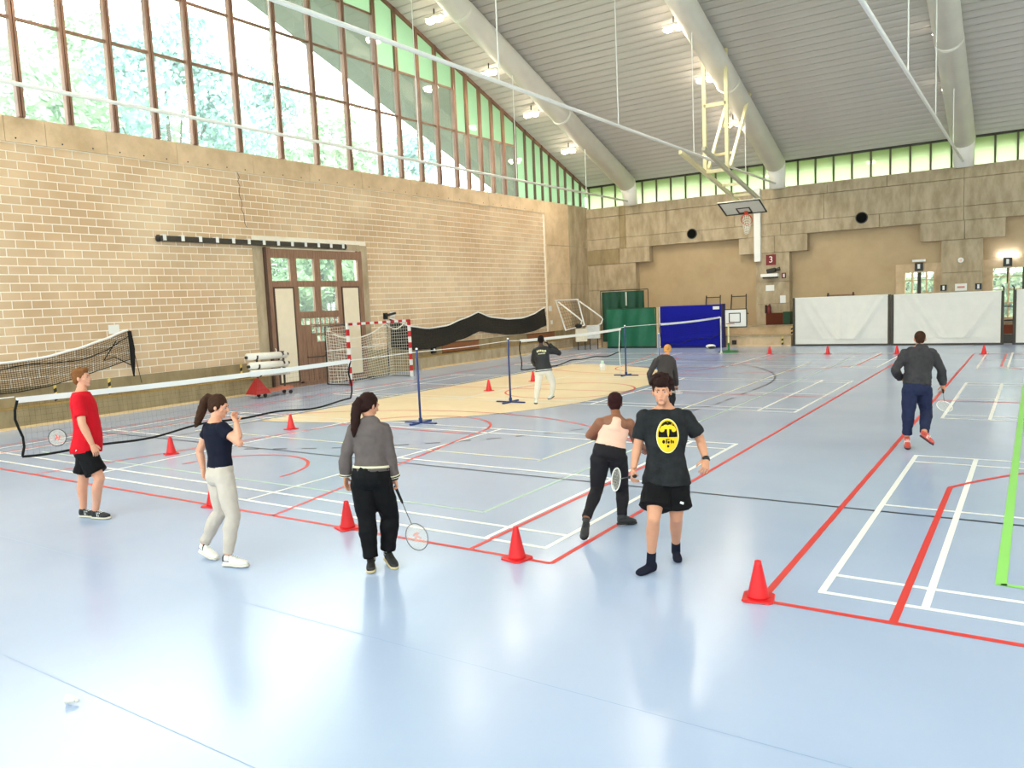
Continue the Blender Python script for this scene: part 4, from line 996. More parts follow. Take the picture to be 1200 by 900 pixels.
class Body:
    def __init__(s, J, sp):
        s.J = J; s.sp = sp; g = lambda k: V(J[k]); s.g = g
        s.neck, s.pel = g('neck'), g('pelvis'); s.up = nz(s.neck-s.pel)
        r = g('shR')-g('shL'); s.rx = nz(r-s.up*r.dot(s.up)); h = g('hpR')-g('hpL'); s.hx = nz(h-s.up*h.dot(s.up))
        s.sd = (g('shR')-g('shL')).length/2; s.hd = (g('hpR')-g('hpL')).length/2
        s.front = s.up.cross(nz(s.rx+s.hx)); s.b = sp.get('bulk', 1.0); s.k = sp.get('size', 1.0)
    def torso(s, mb, t0, t1, ease=0.0, belly=0.0, flare=0.0):
        b = s.b; sd = max(s.sd, sp_min(s.sp)); hw = s.hd+.072*b
        P = [(-.14, hw*.62, .085*b, 0), (-.06, hw*.95, .108*b, -.012), (.05, hw*1.0, .118*b, -.012), (.2, hw*.95, .108*b, 0), (.38, hw*.5+sd*.36, .10*b, .008), (.6, sd*.92, .112*b, .012), (.78, sd*1.0, .115*b, .004), (.9, sd*1.0, .095*b, -.006), (.97, sd*.72, .075*b, -.008), (1.02, .07, .062, -.006), (1.08, .052, .055, 0)]
        rings = []
        def at(t):
            for i in range(len(P)-1):
                if P[i][0] <= t <= P[i+1][0]:
                    f = (t-P[i][0])/(P[i+1][0]-P[i][0]); return [P[i][q]*(1-f)+P[i+1][q]*f for q in range(4)]
            return P[-1] if t > P[-1][0] else P[0]
        ts = [t0]+[p[0] for p in P if t0 < p[0] < t1]+[t1]
        for t in ts:
            _, w, d, o = at(t); a = min(1, max(0, t)); x = nz(s.hx*(1-a)+s.rx*a); y = s.up.cross(x); e = ease
            d2 = d+belly*math.exp(-((t-.32)/.22)**2)*.5
            c = s.pel+(s.neck-s.pel)*t+y*(o+belly*math.exp(-((t-.32)/.22)**2)*.5)
            e += flare*max(0.0, .3-t)/.3
            rings.append([c+x*(w+e)*math.cos(q*math.pi/12)*(1)+y*(d2+e)*math.sin(q*math.pi/12) for q in range(24)])
        mb.loft(rings)
    def arm(s, mb, q, e=0.0, frac=2.0, loose=0.0):
        sh, el, wr = s.g('sh'+q), s.g('el'+q), s.g('wr'+q); b = s.b
        sh2 = sh-s.up*.01
        r = [.058*b+e, .047*b+e+loose*.5, .041*b+e+loose*.8, .043*b+e+loose, .034*b+e+loose, .026*b+e+loose*.6]
        pts = [sh2, sh2.lerp(el, .5), el, el.lerp(wr, .3), el.lerp(wr, .7), wr]; ts = [0, .5, 1, 1.3, 1.7, 2]
        o = [p for p, t in zip(pts, ts) if t <= frac+1e-6]; rr = [x for x, t in zip(r, ts) if t <= frac+1e-6]
        if frac < 2 and frac not in ts:
            o.append(sh2.lerp(el, frac) if frac < 1 else el.lerp(wr, frac-1)); rr.append(rr[-1])
        mb.sph(sh2, r[0]*1.02, 14, 10); mb.tube(o, rr, 14)
        if frac > 1: mb.sph(el, r[2]*1.0, 12, 8)
    def leg(s, mb, q, e=0.0, frac=2.0, loose=0.0):
        hp, kn, an = s.g('hp'+q), s.g('kn'+q), s.g('an'+q); b = s.b; back = -s.front
        r = [.092*b+e, .078*b+e+loose*.6, .056*b+e+loose, .057*b+e+loose, .042*b+e+loose*.8, .035*b+e*.8+loose*.35]
        c = kn.lerp(an, .3)+back*.014; pts = [hp+s.up*.03, hp.lerp(kn, .5), kn, c, kn.lerp(an, .7), an]; ts = [0, .5, 1, 1.3, 1.7, 2]
        o = [p for p, t in zip(pts, ts) if t <= frac+1e-6]; rr = [x for x, t in zip(r, ts) if t <= frac+1e-6]
        if frac < 2 and frac not in ts:
            o.append(hp.lerp(kn, frac) if frac < 1 else kn.lerp(an, frac-1)); rr.append(rr[-1]+(.012 if frac < 1 else 0))
        mb.sph(hp, r[0]*1.02, 14, 10); mb.tube(o, rr, 14)
        if frac > 1: mb.sph(kn, r[2], 12, 8)
def sp_min(sp): return sp.get('shoulder', .15)
def person(J, label, sp):
    B = Body(J, sp); g = B.g; k = B.k; sk = sp['skin']
    root = thing('person', label, 'person', (J['base'][0], J['base'][1], 0))
    # head frame
    f = nz(g('face')-g('head')); f = nz(V((f.x, f.y, f.z*sp.get('nod', 1.0)))); upz = nz(sp.get('hup', V((0, 0, 1)))); rgt = nz(f.cross(upz)); hu = rgt.cross(f); hc = g('head')
    hs = sp.get('head', .97)
    H = lambda x, y, z: hc+(rgt*x+f*y+hu*z)*hs
    ax = lambda a, b, c: (rgt*a*hs, f*b*hs, hu*c*hs)
    mb = MB()
    mb.ell(H(0, -.015, .03), ax(.075, .093, .088), 20, 14); mb.ell(H(0, .018, -.03), ax(.058, .07, .085), 18, 12); mb.ell(H(0, .055, -.092), ax(.03, .026, .022), 12, 8)
    mb.ell(H(0, .02, -.065), ax(.052, .05, .045), 14, 8)
    mb.cap(H(0, .083, .008), .009*hs, H(0, .104, -.03), .013*hs, 10); mb.cap(H(-.036, .073, .022), .013*hs, H(.036, .073, .022), .013*hs, 10)
    mb.cap(H(-.016, .078, -.062), .0095*hs, H(.016, .078, -.062), .0095*hs, 8)
    for q in (-1, 1): mb.ell(H(q*.076, -.008, -.005), ax(.011, .02, .032), 10, 8); mb.ell(H(q*.042, .045, -.02), ax(.024, .026, .026), 10, 8)
    mb.cap(H(0, -.02, -.06), .052*hs, B.neck+B.up*.0, .058*hs, 16)
    headm = remesh(mb, .0055, 2)
    mb = MB(); B.torso(mb, -.12, 1.06)
    for q in 'LR': B.arm(mb, q); B.leg(mb, q)
    mb.cap(H(0, -.02, -.07), .05*hs, B.neck, .056*hs, 14)
    for q in 'LR':
        if sp.get('bare_feet'): pass
    body = remesh(mb, .010, 3)
    body.add(headm.v, headm.f)
    hm = MB()
    for q, sd in (('R', 1), ('L', -1)):
        d = g('hd'+q)-g('wr'+q); n = sp.get('palm'+q) or (g('pelvis')-g('wr'+q)); hand(hm, g('wr'+q), d, V(n), sd*sp.get('thumb'+q, 1), sp.get('curl'+q, .35), k)
    body.add(hm.v, hm.f)
    body.build('body', sk, root, True)
    for q in (-1, 1):
        e = MB().ell(H(q*.031, .0685, .002), ax(.012, .0105, .006), 10, 8).build('eye', M_eye, root, True)
        MB().ell(H(q*.031, .0775, .002), ax(.0058, .003, .0055), 8, 6).build('iris', M_iris, e, True)
        MB().cap(H(q*.016, .086, .021), .0045*hs, H(q*.046, .077, .023), .0035*hs, 6).build('eyebrow', sp['hairmat'], root, True)
    MB().ell(H(0, .0845, -.062), ax(.019, .006, .006), 10, 6).build('mouth', M_lip, root, True)
    # hair
    st = sp['hair']; mb = MB()
    if st in ('short', 'curly'):
        mb.ell(H(0, -.026, .046), ax(.085, .100, .088), 18, 12); mb.ell(H(0, -.06, -.02), ax(.072, .052, .062), 14, 10); mb.ell(H(0, .045, .093), ax(.062, .045, .035), 12, 8)
        for q in (-1, 1): mb.ell(H(q*.07, -.012, .03), ax(.014, .04, .045), 10, 8)
        if st == 'curly':
            rr = random.Random(5)
            for i in range(46):
                a = rr.uniform(0, 6.28); b = rr.uniform(.15, 1.35); mb.sph(H(.09*math.cos(a)*math.sin(b), -.022+.104*math.sin(a)*math.sin(b), .056+.094*math.cos(b)), rr.uniform(.018, .034), 8, 6)
            for x in (-.05, -.025, .0, .022, .048): mb.sph(H(x, .074, .066+rr.uniform(-.008, .012)), .02, 8, 6)
        hm_ = remesh(mb, .0075, 2, .014 if st == 'curly' else .008, _texh)
    elif st == 'crop':
        mb.ell(H(0, -.022, .038), ax(.080, .097, .090), 18, 12); mb.ell(H(0, -.055, -.02), ax(.068, .05, .055), 14, 10)
        hm_ = remesh(mb, .0075, 2, .004, _texh)
    else:
        mb.ell(H(0, -.024, .042), ax(.084, .099, .090), 18, 12); mb.ell(H(0, -.055, -.02), ax(.074, .056, .066), 14, 10)
        for q in (-1, 1): mb.ell(H(q*.07, -.015, .02), ax(.016, .05, .06), 10, 8)
        for (pts, rad) in sp.get('tail', []): mb.tube([H(*p) for p in pts], [r*hs for r in rad], 12)
        hm_ = remesh(mb, .0075, 2, .012, _texh)
    hm_.build('hair', sp['hairmat'], root, True)
    # clothing
    meshes = {}
    for (nm, kind, m, o) in sp['clothes']:
        mb = MB()
        if kind == 'top':
            B.torso(mb, o.get('hem', -.1), o.get('neckt', .985), o.get('ease', .014), o.get('belly', 0), o.get('flare', 0))
            if o.get('sleeve', .6) > 0:
                for q in 'LR': B.arm(mb, q, o.get('aease', .012), o.get('sleeve', .6), o.get('aloose', .012))
            if o.get('straps'):
                rings = []; y_ = B.up.cross(B.rx); L_ = (B.neck-B.pel)
                for t_, w_, d_ in ((.66, B.sd*.86, .128), (.76, B.sd*.62, .134), (.86, B.sd*.5, .13), (.93, B.sd*.55, .112), (.99, B.sd*.58, .075)):
                    c_ = B.pel+L_*t_; rings.append([c_+B.rx*w_*math.cos(a_*math.pi/12)+y_*d_*B.b*math.sin(a_*math.pi/12) for a_ in range(24)])
                mb.loft(rings)
            if o.get('hood'): mb.ell(B.neck-B.front*.06-B.up*.0, (B.rx*.1, B.front*.055, B.up*.06), 14, 8)
        elif kind == 'trousers':
            B.torso(mb, -.14, o.get('waist', .18), o.get('ease', .016))
            for q in 'LR': B.leg(mb, q, o.get('lease', .012), o.get('len', 1.93), o.get('loose', .012))
        elif kind == 'shorts':
            B.torso(mb, -.14, o.get('waist', .16), o.get('ease', .02))
            for q in 'LR': B.leg(mb, q, o.get('lease', .022), o.get('len', .72), o.get('loose', .025))
        rm = remesh(mb, o.get('vox', .011), 3, o.get('fold', .02))
        meshes[nm] = rm
        rm.build(nm, m, root, True)
    for q in 'LR': footwear(B, q, sp, root)
    return root, B, H, meshes
def footwear(B, q, sp, root):
    g = B.g; an, to, kn = g('an'+q), g('to'+q), g('kn'+q); st = sp['shoe']
    up = V((0, 0, 1)); hb = an-up*.065; d = to-hb; L = d.length
    if sp.get('flat'+q, True) is True: d.z *= .9
    d = nz(d); x = nz(d.cross(nz(kn-an)*.35+up*.65)); u = nz(x.cross(d))
    Ls = st.get('len', .275); heel = hb-d*.055
    if L+.055 < Ls*.9: Ls = max(L+.055, .22)
    def ring(t, w, z0, z1, n=14):
        c = heel+d*Ls*t; out = []
        for i in range(n):
            a = 2*math.pi*i/n; cz = (z0+z1)/2; hz_ = (z1-z0)/2; px = abs(math.cos(a))**.75*(1 if math.cos(a) >= 0 else -1); pz = abs(math.sin(a))**.7*(1 if math.sin(a) >= 0 else -1)
            out.append(c+x*w*px+u*(cz+hz_*pz))
        return out
    prof = [(0, .018, .0, .05), (.03, .030, -.016, .075), (.15, .034, -.018, .085), (.3, .034, -.018, .085), (.45, .038, -.018, .062), (.62, .043, -.018, .05), (.8, .043, -.016, .04), (.93, .034, -.010, .03), (1.0, .016, -.002, .018)]
    mb = MB(); mb.loft([ring(*p) for p in prof])
    mb.tube([an-u*.03, an+nz(kn-an)*st.get('collar', .015)], [.044, .042], 14)
    sole = None
    up_m = remesh(mb, .007, 2)
    if st['kind'] == 'shoe':
        sm = MB(); ths = st.get('sole', .024)
        sm.loft([ring(t, w+.004, z0-ths*.55, z0+ths*.5) for t, w, z0, z1 in [(p[0]*1.03-.015, p[1], -.018+.006*max(0, p[0]-.8)*5, 0) for p in prof]])
        sole = sm
    allv = up_m.v+(sole.v if sole else []); lo = min(v.z for v in allv)
    sh = V((0, 0, .002-lo)) if lo < .002 or lo < .03 else V((0, 0, 0))
    for v in up_m.v: v += sh
    o = up_m.build('shoe' if sole else 'sock', st['mat'], root, True)
    if sole:
        for v in sole.v: v += sh
        sole.build('sole', st['solemat'], o, True)
        if st.get('stripe'):
            for t in (.42, .5, .58):
                for sgn in (-1, 1): MB().bar(heel+sh+d*Ls*t+x*sgn*.037+u*.005, heel+sh+d*Ls*(t-.05)+x*sgn*.03+u*.055, .006, .012).build('stripe', st['stripe'], o)
        for t in (.42, .5, .58): MB().cap(heel+sh+d*Ls*t-x*.02+u*(.085-.1*(t-.28)), .004, heel+sh+d*Ls*t+x*.02+u*(.085-.1*(t-.28)), .004, 6).build('lace', st.get('lace', M_white), o)
        if st.get('heelmat'):
            mb = MB(); mb.loft([ring(t, w+.003, z0+.02, z1+.006) for t, w, z0, z1 in prof[1:4]]); [v.__iadd__(sh) for v in mb.v]; mb.build('heel_panel', st['heelmat'], o, True)
    if sp.get('sockmat') and sole:
        MB().tube([an+sh-u*.02, an+sh*.5+nz(kn-an)*.055], [.043, .041], 14).build('sock', sp['sockmat'], root, True)
def band(B, root, t, m, h=.02, ease=.03, nm='hem_band'):
    mb = MB(); B.torso(mb, t, t+h, ease); return mb.build(nm, m, root, True)
def cuff(B, root, q, m, r=.042, f0=.86, f1=.93, nm='cuff_band'):
    a, b = B.g('el'+q), B.g('wr'+q); return MB().tube([a.lerp(b, f0), a.lerp(b, f1)], r, 14).build(nm, m, root, True)
def racket(label, grip, head, normal, m_frame, stencil=None, group='badminton rackets'):
    grip = V(grip); head = V(head); a = nz(head-grip); nrm = V(normal); nrm = nz(nrm-a*nrm.dot(a)); s = a.cross(nrm)
    t = thing('badminton_racket', label, 'racket', grip, group=group)
    Q = lambda x, y, z=0.0: s*x+a*y+nrm*z
    MB().tube([Q(0, -.08), Q(0, -.06), Q(0, .09), Q(0, .11)], [.015, .0145, .0125, .008], 10).build('grip', mat('racket_grip', (40, 40, 42), .7), t, True)
    MB().tube([Q(0, .1), Q(0, .335)], .0038, 8).build('shaft', mat('racket_shaft', (52, 52, 56), .4), t, True)
    cy, rx, ry = .46, .108, .132
    MB().tube([Q(rx*math.cos(i*math.pi/20), cy+ry*math.sin(i*math.pi/20)) for i in range(40)], .0055, 8, loop=True).build('frame', m_frame, t, True)
    mb = MB(); w = .0016
    for i in range(-9, 10):
        x = i*.0112; y = ry*math.sqrt(max(0, 1-(x/rx)**2)); mb.quad(Q(x-w/2, cy-y), Q(x+w/2, cy-y), Q(x+w/2, cy+y), Q(x-w/2, cy+y))
    for i in range(-11, 12):
        y = i*.0112; x = rx*math.sqrt(max(0, 1-(y/ry)**2)); mb.quad(Q(-x, cy+y-w/2, .001), Q(x, cy+y-w/2, .001), Q(x, cy+y+w/2, .001), Q(-x, cy+y+w/2, .001))
    o = mb.build('strings', M_wnet, t); o['kind'] = 'stuff'
    if stencil:
        mb = MB()
        for (x0, y0, x1, y1) in ((-.035, .03, -.004, .0), (.035, .03, .004, .0), (-.004, .004, .004, -.042), (-.03, -.02, -.008, -.038), (.03, -.02, .008, -.038)):
            p0 = Q(x0, cy+y0, .0025); p1 = Q(x1, cy+y1, .0025); dd = nz(p1-p0).cross(nrm)*.009; mb.quad(p0-dd, p0+dd, p1+dd, p1-dd)
        mb.build('string_stencil', stencil, t)
    return t

M_hair_gin = mat('ginger_brown_hair', (134, 86, 48), .75, noise=.35, scale=30); M_hair_br = mat('brown_hair', (66, 42, 28), .75, noise=.35, scale=30); M_hair_dk = mat('dark_brown_hair', (44, 24, 20), .75, noise=.3, scale=30); M_hair_bk = mat('black_hair', (30, 22, 20), .75, noise=.3, scale=30); M_hair_bl = mat('strawberry_blond_hair', (222, 160, 92), .75, noise=.25, scale=30)
M_hair_rd = mat('dark_red_black_hair', (52, 22, 22), .75, noise=.4, scale=30)
C_red = mat('red_cotton', (206, 22, 38), .8, noise=.08, scale=9); C_black = mat('black_polyester', (16, 16, 18), .75); C_navy = mat('navy_cotton', (22, 24, 40), .85); C_cream = mat('light_grey_cotton', (204, 192, 180), .85, noise=.08, scale=7)
C_hood = mat('taupe_fleece', (104, 94, 92), .9, noise=.15, scale=10); C_pink = mat('pale_pink_jersey', (244, 196, 172), .8); C_char = mat('charcoal_leggings', (34, 32, 36), .7); C_tee = mat('washed_black_tee', (44, 46, 48), .85, rgb2=(30, 31, 33), scale=7); C_grey = mat('charcoal_sweatshirt', (66, 64, 66), .9, noise=.2, scale=9); C_dnavy = mat('navy_sweatpants', (42, 48, 76), .85, noise=.15, scale=6); C_jack = mat('black_jacket', (24, 24, 28), .6); C_wpants = mat('white_pants', (232, 226, 214), .85, noise=.05); C_dgrey = mat('dark_grey_jersey', (74, 68, 66), .85, noise=.12)
S_blk = dict(kind='shoe', mat=mat('black_shoe', (28, 28, 30), .6), solemat=mat('cream_sole', (226, 218, 196), .6), stripe=M_white)
S_white = dict(kind='shoe', mat=mat('white_shoe', (238, 234, 224), .5), solemat=mat('off_white_sole', (220, 214, 200), .6), heelmat=mat('black_heel', (24, 24, 26), .5))
S_blk2 = dict(kind='shoe', mat=mat('black_runner', (34, 33, 34), .6), solemat=mat('gold_sole', (206, 186, 140), .6), lace=M_black)
S_blk3 = dict(kind='shoe', mat=mat('grey_black_shoe', (40, 40, 42), .6), solemat=mat('dark_sole', (44, 44, 46), .7), lace=M_black)
S_red = dict(kind='shoe', mat=mat('red_trainer', (196, 76, 64), .5), solemat=mat('dark_red_sole', (70, 36, 40), .6), stripe=M_white)
S_wb = dict(kind='shoe', mat=mat('pale_trainer', (220, 222, 214), .5), solemat=mat('black_sole', (40, 44, 44), .6))
S_sock = dict(kind='sock', mat=mat('navy_sock', (28, 30, 44), .9), collar=.13, len=.26)
POSE = {
  'red': {"base": [-9.81, 5.07], "head": [-0.18, 0.1, 1.781], "face": [-0.073, 0.174, 1.792], "neck": [-0.179, 0.081, 1.618], "shR": [-0.038, -0.04, 1.541], "shL": [-0.363, 0.151, 1.517], "elR": [0.074, -0.087, 1.238], "wrR": [0.144, -0.025, 0.971], "hdR": [0.182, 0.008, 0.832], "elL": [-0.488, 0.148, 1.199], "wrL": [-0.377, 0.156, 0.955], "hdL": [-0.328, 0.163, 0.94], "pelvis": [-0.113, 0.031, 0.86], "hpR": [-0.03, -0.023, 0.852], "hpL": [-0.195, 0.08, 0.821], "knR": [0.128, 0.031, 0.536], "knL": [-0.241, 0.021, 0.497], "anR": [-0.047, 0.03, 0.09], "anL": [-0.286, 0.0, 0.09], "toR": [0.273, 0.123, 0.03], "toL": [-0.067, 0.063, 0.03]},
  'girl': {"base": [-6.741, 4.72], "head": [-0.084, 0.14, 1.577], "face": [0.0, 0.193, 1.553], "neck": [-0.112, 0.102, 1.428], "shR": [0.079, 0.044, 1.385], "shL": [-0.288, 0.158, 1.36], "elR": [0.279, 0.075, 1.236], "wrR": [0.197, 0.117, 1.435], "hdR": [0.097, 0.156, 1.512], "elL": [-0.414, 0.102, 1.111], "wrL": [-0.361, 0.09, 0.924], "hdL": [-0.314, 0.075, 0.839], "pelvis": [-0.055, 0.072, 0.874], "hpR": [0.05, 0.033, 0.87], "hpL": [-0.159, 0.106, 0.835], "knR": [0.139, 0.034, 0.502], "knL": [-0.151, 0.106, 0.496], "anR": [0.102, -0.035, 0.1], "anL": [-0.387, 0.034, 0.14], "toR": [0.349, 0.054, 0.03], "toL": [-0.175, 0.032, 0.03]},
  'hoodie': {"base": [-5.21, 5.32], "head": [-0.107, 0.122, 1.565], "face": [-0.084, 0.231, 1.53], "neck": [-0.09, 0.115, 1.415], "shR": [0.01, 0.173, 1.337], "shL": [-0.228, 0.013, 1.339], "elR": [0.04, 0.198, 1.079], "wrR": [0.053, 0.237, 0.842], "hdR": [0.074, 0.259, 0.71], "elL": [-0.309, -0.036, 1.087], "wrL": [-0.343, -0.025, 0.878], "hdL": [-0.345, -0.016, 0.757], "pelvis": [-0.079, 0.053, 0.853], "hpR": [-0.008, 0.096, 0.818], "hpL": [-0.148, 0.003, 0.825], "knR": [-0.001, 0.201, 0.459], "knL": [-0.12, 0.003, 0.474], "anR": [-0.017, 0.158, 0.13], "anL": [-0.07, -0.023, 0.1], "toR": [0.234, 0.021, 0.03], "toL": [0.034, -0.146, 0.03]},
  'runner': {"base": [-3.842, 7.42], "head": [0.0, 0.312, 1.336], "face": [-0.161, 0.659, 1.295], "neck": [0.061, 0.215, 1.204], "shR": [0.187, 0.266, 1.13], "shL": [-0.075, 0.093, 1.153], "elR": [0.195, 0.424, 0.894], "wrR": [0.19, 0.626, 0.793], "hdR": [0.177, 0.698, 0.757], "elL": [-0.227, 0.117, 1.0], "wrL": [-0.215, 0.382, 0.918], "hdL": [-0.202, 0.462, 0.911], "pelvis": [0.009, 0.105, 0.796], "hpR": [0.087, 0.151, 0.746], "hpL": [-0.067, 0.049, 0.754], "knR": [0.042, 0.339, 0.353], "knL": [-0.128, 0.062, 0.415], "anR": [0.111, 0.179, 0.1], "anL": [-0.092, -0.272, 0.17], "toR": [0.147, 0.22, 0.03], "toL": [-0.029, -0.449, 0.02]},
  'tee': {"base": [-2.791, 6.355], "head": [0.034, 0.13, 1.642], "face": [0.133, -0.189, 1.655], "neck": [0.026, 0.203, 1.491], "shR": [-0.125, 0.093, 1.428], "shL": [0.183, 0.298, 1.407], "elR": [-0.177, 0.049, 1.16], "wrR": [-0.177, -0.06, 0.96], "hdR": [-0.169, -0.098, 0.905], "elL": [0.276, 0.394, 1.189], "wrL": [0.379, 0.262, 1.031], "hdL": [0.39, 0.2, 0.96], "pelvis": [0.051, 0.136, 0.822], "hpR": [-0.017, 0.088, 0.8], "hpL": [0.122, 0.18, 0.793], "knR": [0.024, -0.098, 0.539], "knL": [0.115, 0.198, 0.487], "anR": [-0.069, 0.026, 0.1], "anL": [-0.025, 0.51, 0.09], "toR": [-0.139, -0.131, 0.03], "toL": [0.1, 0.277, 0.03]},
  'far': {"base": [-1.572, 13.158], "head": [0.088, 0.326, 1.66], "face": [0.033, 0.831, 1.634], "neck": [0.093, 0.254, 1.542], "shR": [0.249, 0.347, 1.442], "shL": [-0.088, 0.122, 1.459], "elR": [0.364, 0.396, 1.217], "wrR": [0.39, 0.5, 0.938], "hdR": [0.394, 0.516, 0.853], "elL": [-0.218, 0.004, 1.213], "wrL": [-0.191, 0.365, 1.048], "hdL": [-0.135, 0.521, 1.02], "pelvis": [0.068, 0.159, 0.91], "hpR": [0.155, 0.213, 0.871], "hpL": [-0.015, 0.1, 0.88], "knR": [0.185, 0.314, 0.554], "knL": [-0.041, 0.101, 0.551], "anR": [0.205, -0.106, 0.28], "anL": [-0.053, 0.117, 0.17], "toR": [0.289, -0.124, 0.15], "toL": [-0.002, -0.189, 0.02]},
  'jacket': {"base": [-10.143, 16.131], "head": [0.046, 0.248, 1.548], "face": [-0.136, 0.584, 1.534], "neck": [0.06, 0.214, 1.397], "shR": [0.227, 0.313, 1.292], "shL": [-0.055, 0.126, 1.307], "elR": [0.375, 0.524, 1.212], "wrR": [0.136, 0.45, 1.424], "hdR": [0.097, 0.398, 1.505], "elL": [-0.139, 0.16, 1.061], "wrL": [-0.227, 0.386, 0.924], "hdL": [-0.21, 0.483, 0.928], "pelvis": [0.132, 0.187, 0.791], "hpR": [0.218, 0.239, 0.748], "hpL": [0.041, 0.122, 0.757], "knR": [0.271, 0.364, 0.492], "knL": [-0.005, 0.117, 0.475], "anR": [0.185, 0.453, 0.208], "anL": [-0.088, 0.125, 0.11], "toR": [0.176, 0.376, 0.121], "toL": [0.032, -0.083, 0.03]},
  'blond': {"base": [-6.571, 15.814], "head": [-0.189, 0.458, 1.298], "face": [-0.324, 0.779, 1.197], "neck": [-0.159, 0.282, 1.18], "shR": [0.007, 0.258, 1.066], "shL": [-0.293, 0.061, 1.104], "elR": [0.037, 0.303, 0.775], "wrR": [0.022, 0.383, 0.522], "hdR": [0.062, 0.336, 0.416], "elL": [-0.431, -0.006, 0.818], "wrL": [-0.447, 0.132, 0.559], "hdL": [-0.428, 0.195, 0.476], "pelvis": [-0.06, -0.05, 0.698], "hpR": [0.011, -0.007, 0.658], "hpL": [-0.135, -0.105, 0.666], "knR": [0.035, 0.127, 0.346], "knL": [-0.196, -0.027, 0.358], "anR": [0.103, -0.104, 0.1], "anL": [-0.193, -0.049, 0.1], "toR": [-0.031, 0.318, 0.03], "toL": [-0.356, 0.282, 0.03]},}
camdir = V((.5, -.8, .2))

# man in red
r, B, H, ms = person(POSE['red'], 'man in a red T-shirt and black shorts standing in profile with a racket', dict(skin=SK_FAIR, hair='short', hairmat=M_hair_gin, bulk=1.12, shoulder=.17, size=1.05, head=1.02, curlR=.5, curlL=1.1, sockmat=None, shoe=S_blk,
  clothes=[('shorts', 'shorts', C_black, dict(len=.78, waist=.08, ease=.012)), ('t_shirt', 'top', C_red, dict(hem=-.02, sleeve=.72, belly=.05, ease=.022, aloose=.022, flare=.03))]))
MB().bar(B.g('hpR')+V((.02, -.13, .06)), B.g('hpR')+V((.06, -.10, .04)), .01, .02).build('shorts_logo', M_white, r)
racket('badminton racket with red string mark trailing behind the man in red', V(POSE['red']['base']+[0])+B.g('wrL')+nz(B.g('hdL')-B.g('wrL'))*.07, (-10.57, 5.05, 1.01), camdir, mat('racket_frame_dark', (60, 60, 66), .35), mat('stencil_red', (206, 96, 92), .6))

# girl with ponytail, hand at her mouth
r, B, H, ms = person(POSE['girl'], 'girl in a navy top and pale joggers holding her hand to her mouth', dict(skin=SK_FAIR, hair='tail', hairmat=M_hair_br, bulk=.98, shoulder=.145, head=.97, size=.92, curlR=.9, curlL=.35, palmR=(-.3, .2, .4), shoe=S_white, sockmat=None,
  tail=[([(0, -.09, .07), (0, -.125, .08), (0, -.155, .03), (-.005, -.17, -.06), (-.005, -.185, -.15), (0, -.2, -.22), (0, -.21, -.27)], [.035, .04, .048, .05, .045, .034, .008])],
  clothes=[('joggers', 'trousers', C_cream, dict(len=1.92, loose=.006, waist=.2, fold=.025)), ('navy_top', 'top', C_navy, dict(hem=.12, sleeve=.45, ease=.012, aloose=.02))]))

# woman seen from behind with long ponytail, racket in hand
r, B, H, ms = person(POSE['hoodie'], 'woman in a taupe fleece and black joggers seen from behind with a long ponytail', dict(skin=SK_TAN, hair='tail', hairmat=M_hair_dk, bulk=1.05, shoulder=.155, head=.98, size=.95, curlR=1.2, curlL=.4, shoe=S_blk2, sockmat=M_white,
  tail=[([(0, -.08, .03), (-.01, -.115, .03), (-.02, -.125, -.03), (-.02, -.12, -.1), (-.015, -.115, -.18), (-.01, -.11, -.26), (-.01, -.1, -.34)], [.035, .045, .052, .052, .048, .036, .008])],
  clothes=[('joggers', 'trousers', C_black, dict(len=1.98, loose=.017, lease=.016, waist=.24, ease=.03, fold=.03)), ('fleece', 'top', C_hood, dict(hem=.2, sleeve=1.96, ease=.02, aease=.012, aloose=.008, hood=True, fold=.03))]))
M_cuffw = mat('cream_trim', (226, 218, 190), .8)
band(B, r, .215, M_cuffw, .035, .03); band(B, r, .165, C_hood, .06, .028, 'rib_hem')
for q in 'LR': cuff(B, r, q, M_cuffw, .062, .84, .88); cuff(B, r, q, C_black, .061, .885, .925); cuff(B, r, q, M_cuffw, .059, .93, .96)
MB().tube([B.g('wrR')-nz(B.g('wrR')-B.g('elR'))*.015, B.g('wrR')+nz(B.g('wrR')-B.g('elR'))*.015], .036, 14).build('watch', M_black, r, True)
racket('badminton racket hanging down from the hand of the ponytailed woman', (-5.14, 5.58, .69), (-4.92, 5.57, .28), (.75, -.3, .1), mat('racket_frame_grey', (120, 120, 124), .35), mat('stencil_pink', (222, 168, 160), .6))

# running woman in pink top
r, B, H, ms = person(POSE['runner'], 'runner in a pale pink tank top and black leggings seen from behind', dict(skin=SK_BROWN, hair='short', hairmat=M_hair_rd, bulk=1.12, shoulder=.16, head=.97, size=.95, curlR=.9, curlL=.9, shoe=S_blk3, sockmat=None, hup=V((0, .15, 1)),
  clothes=[('leggings', 'trousers', C_char, dict(len=1.95, loose=.004, lease=.006, waist=.26, ease=.014, fold=.012)), ('tank_top', 'top', C_pink, dict(hem=.2, sleeve=0, neckt=.74, ease=.012, straps=True, fold=.01))]))

# man in the black tee walking to the camera in socks
r, B, H, ms = person(POSE['tee'], 'man in a black T-shirt with a yellow oval emblem walking in dark socks', dict(skin=SK_TAN, hair='curly', hairmat=M_hair_dk, bulk=1.02, shoulder=.185, head=1.02, size=1.0, curlR=1.1, curlL=.7, shoe=S_sock,
  palmR=(.5, .4, 0), palmL=(-.5, .4, -.2),
  clothes=[('shorts', 'shorts', C_black, dict(len=.67, waist=.06, ease=.018, lease=.03, loose=.04)), ('t_shirt', 'top', C_tee, dict(hem=-.03, sleeve=.78, ease=.024, aloose=.03, fold=.03, flare=.042))]))
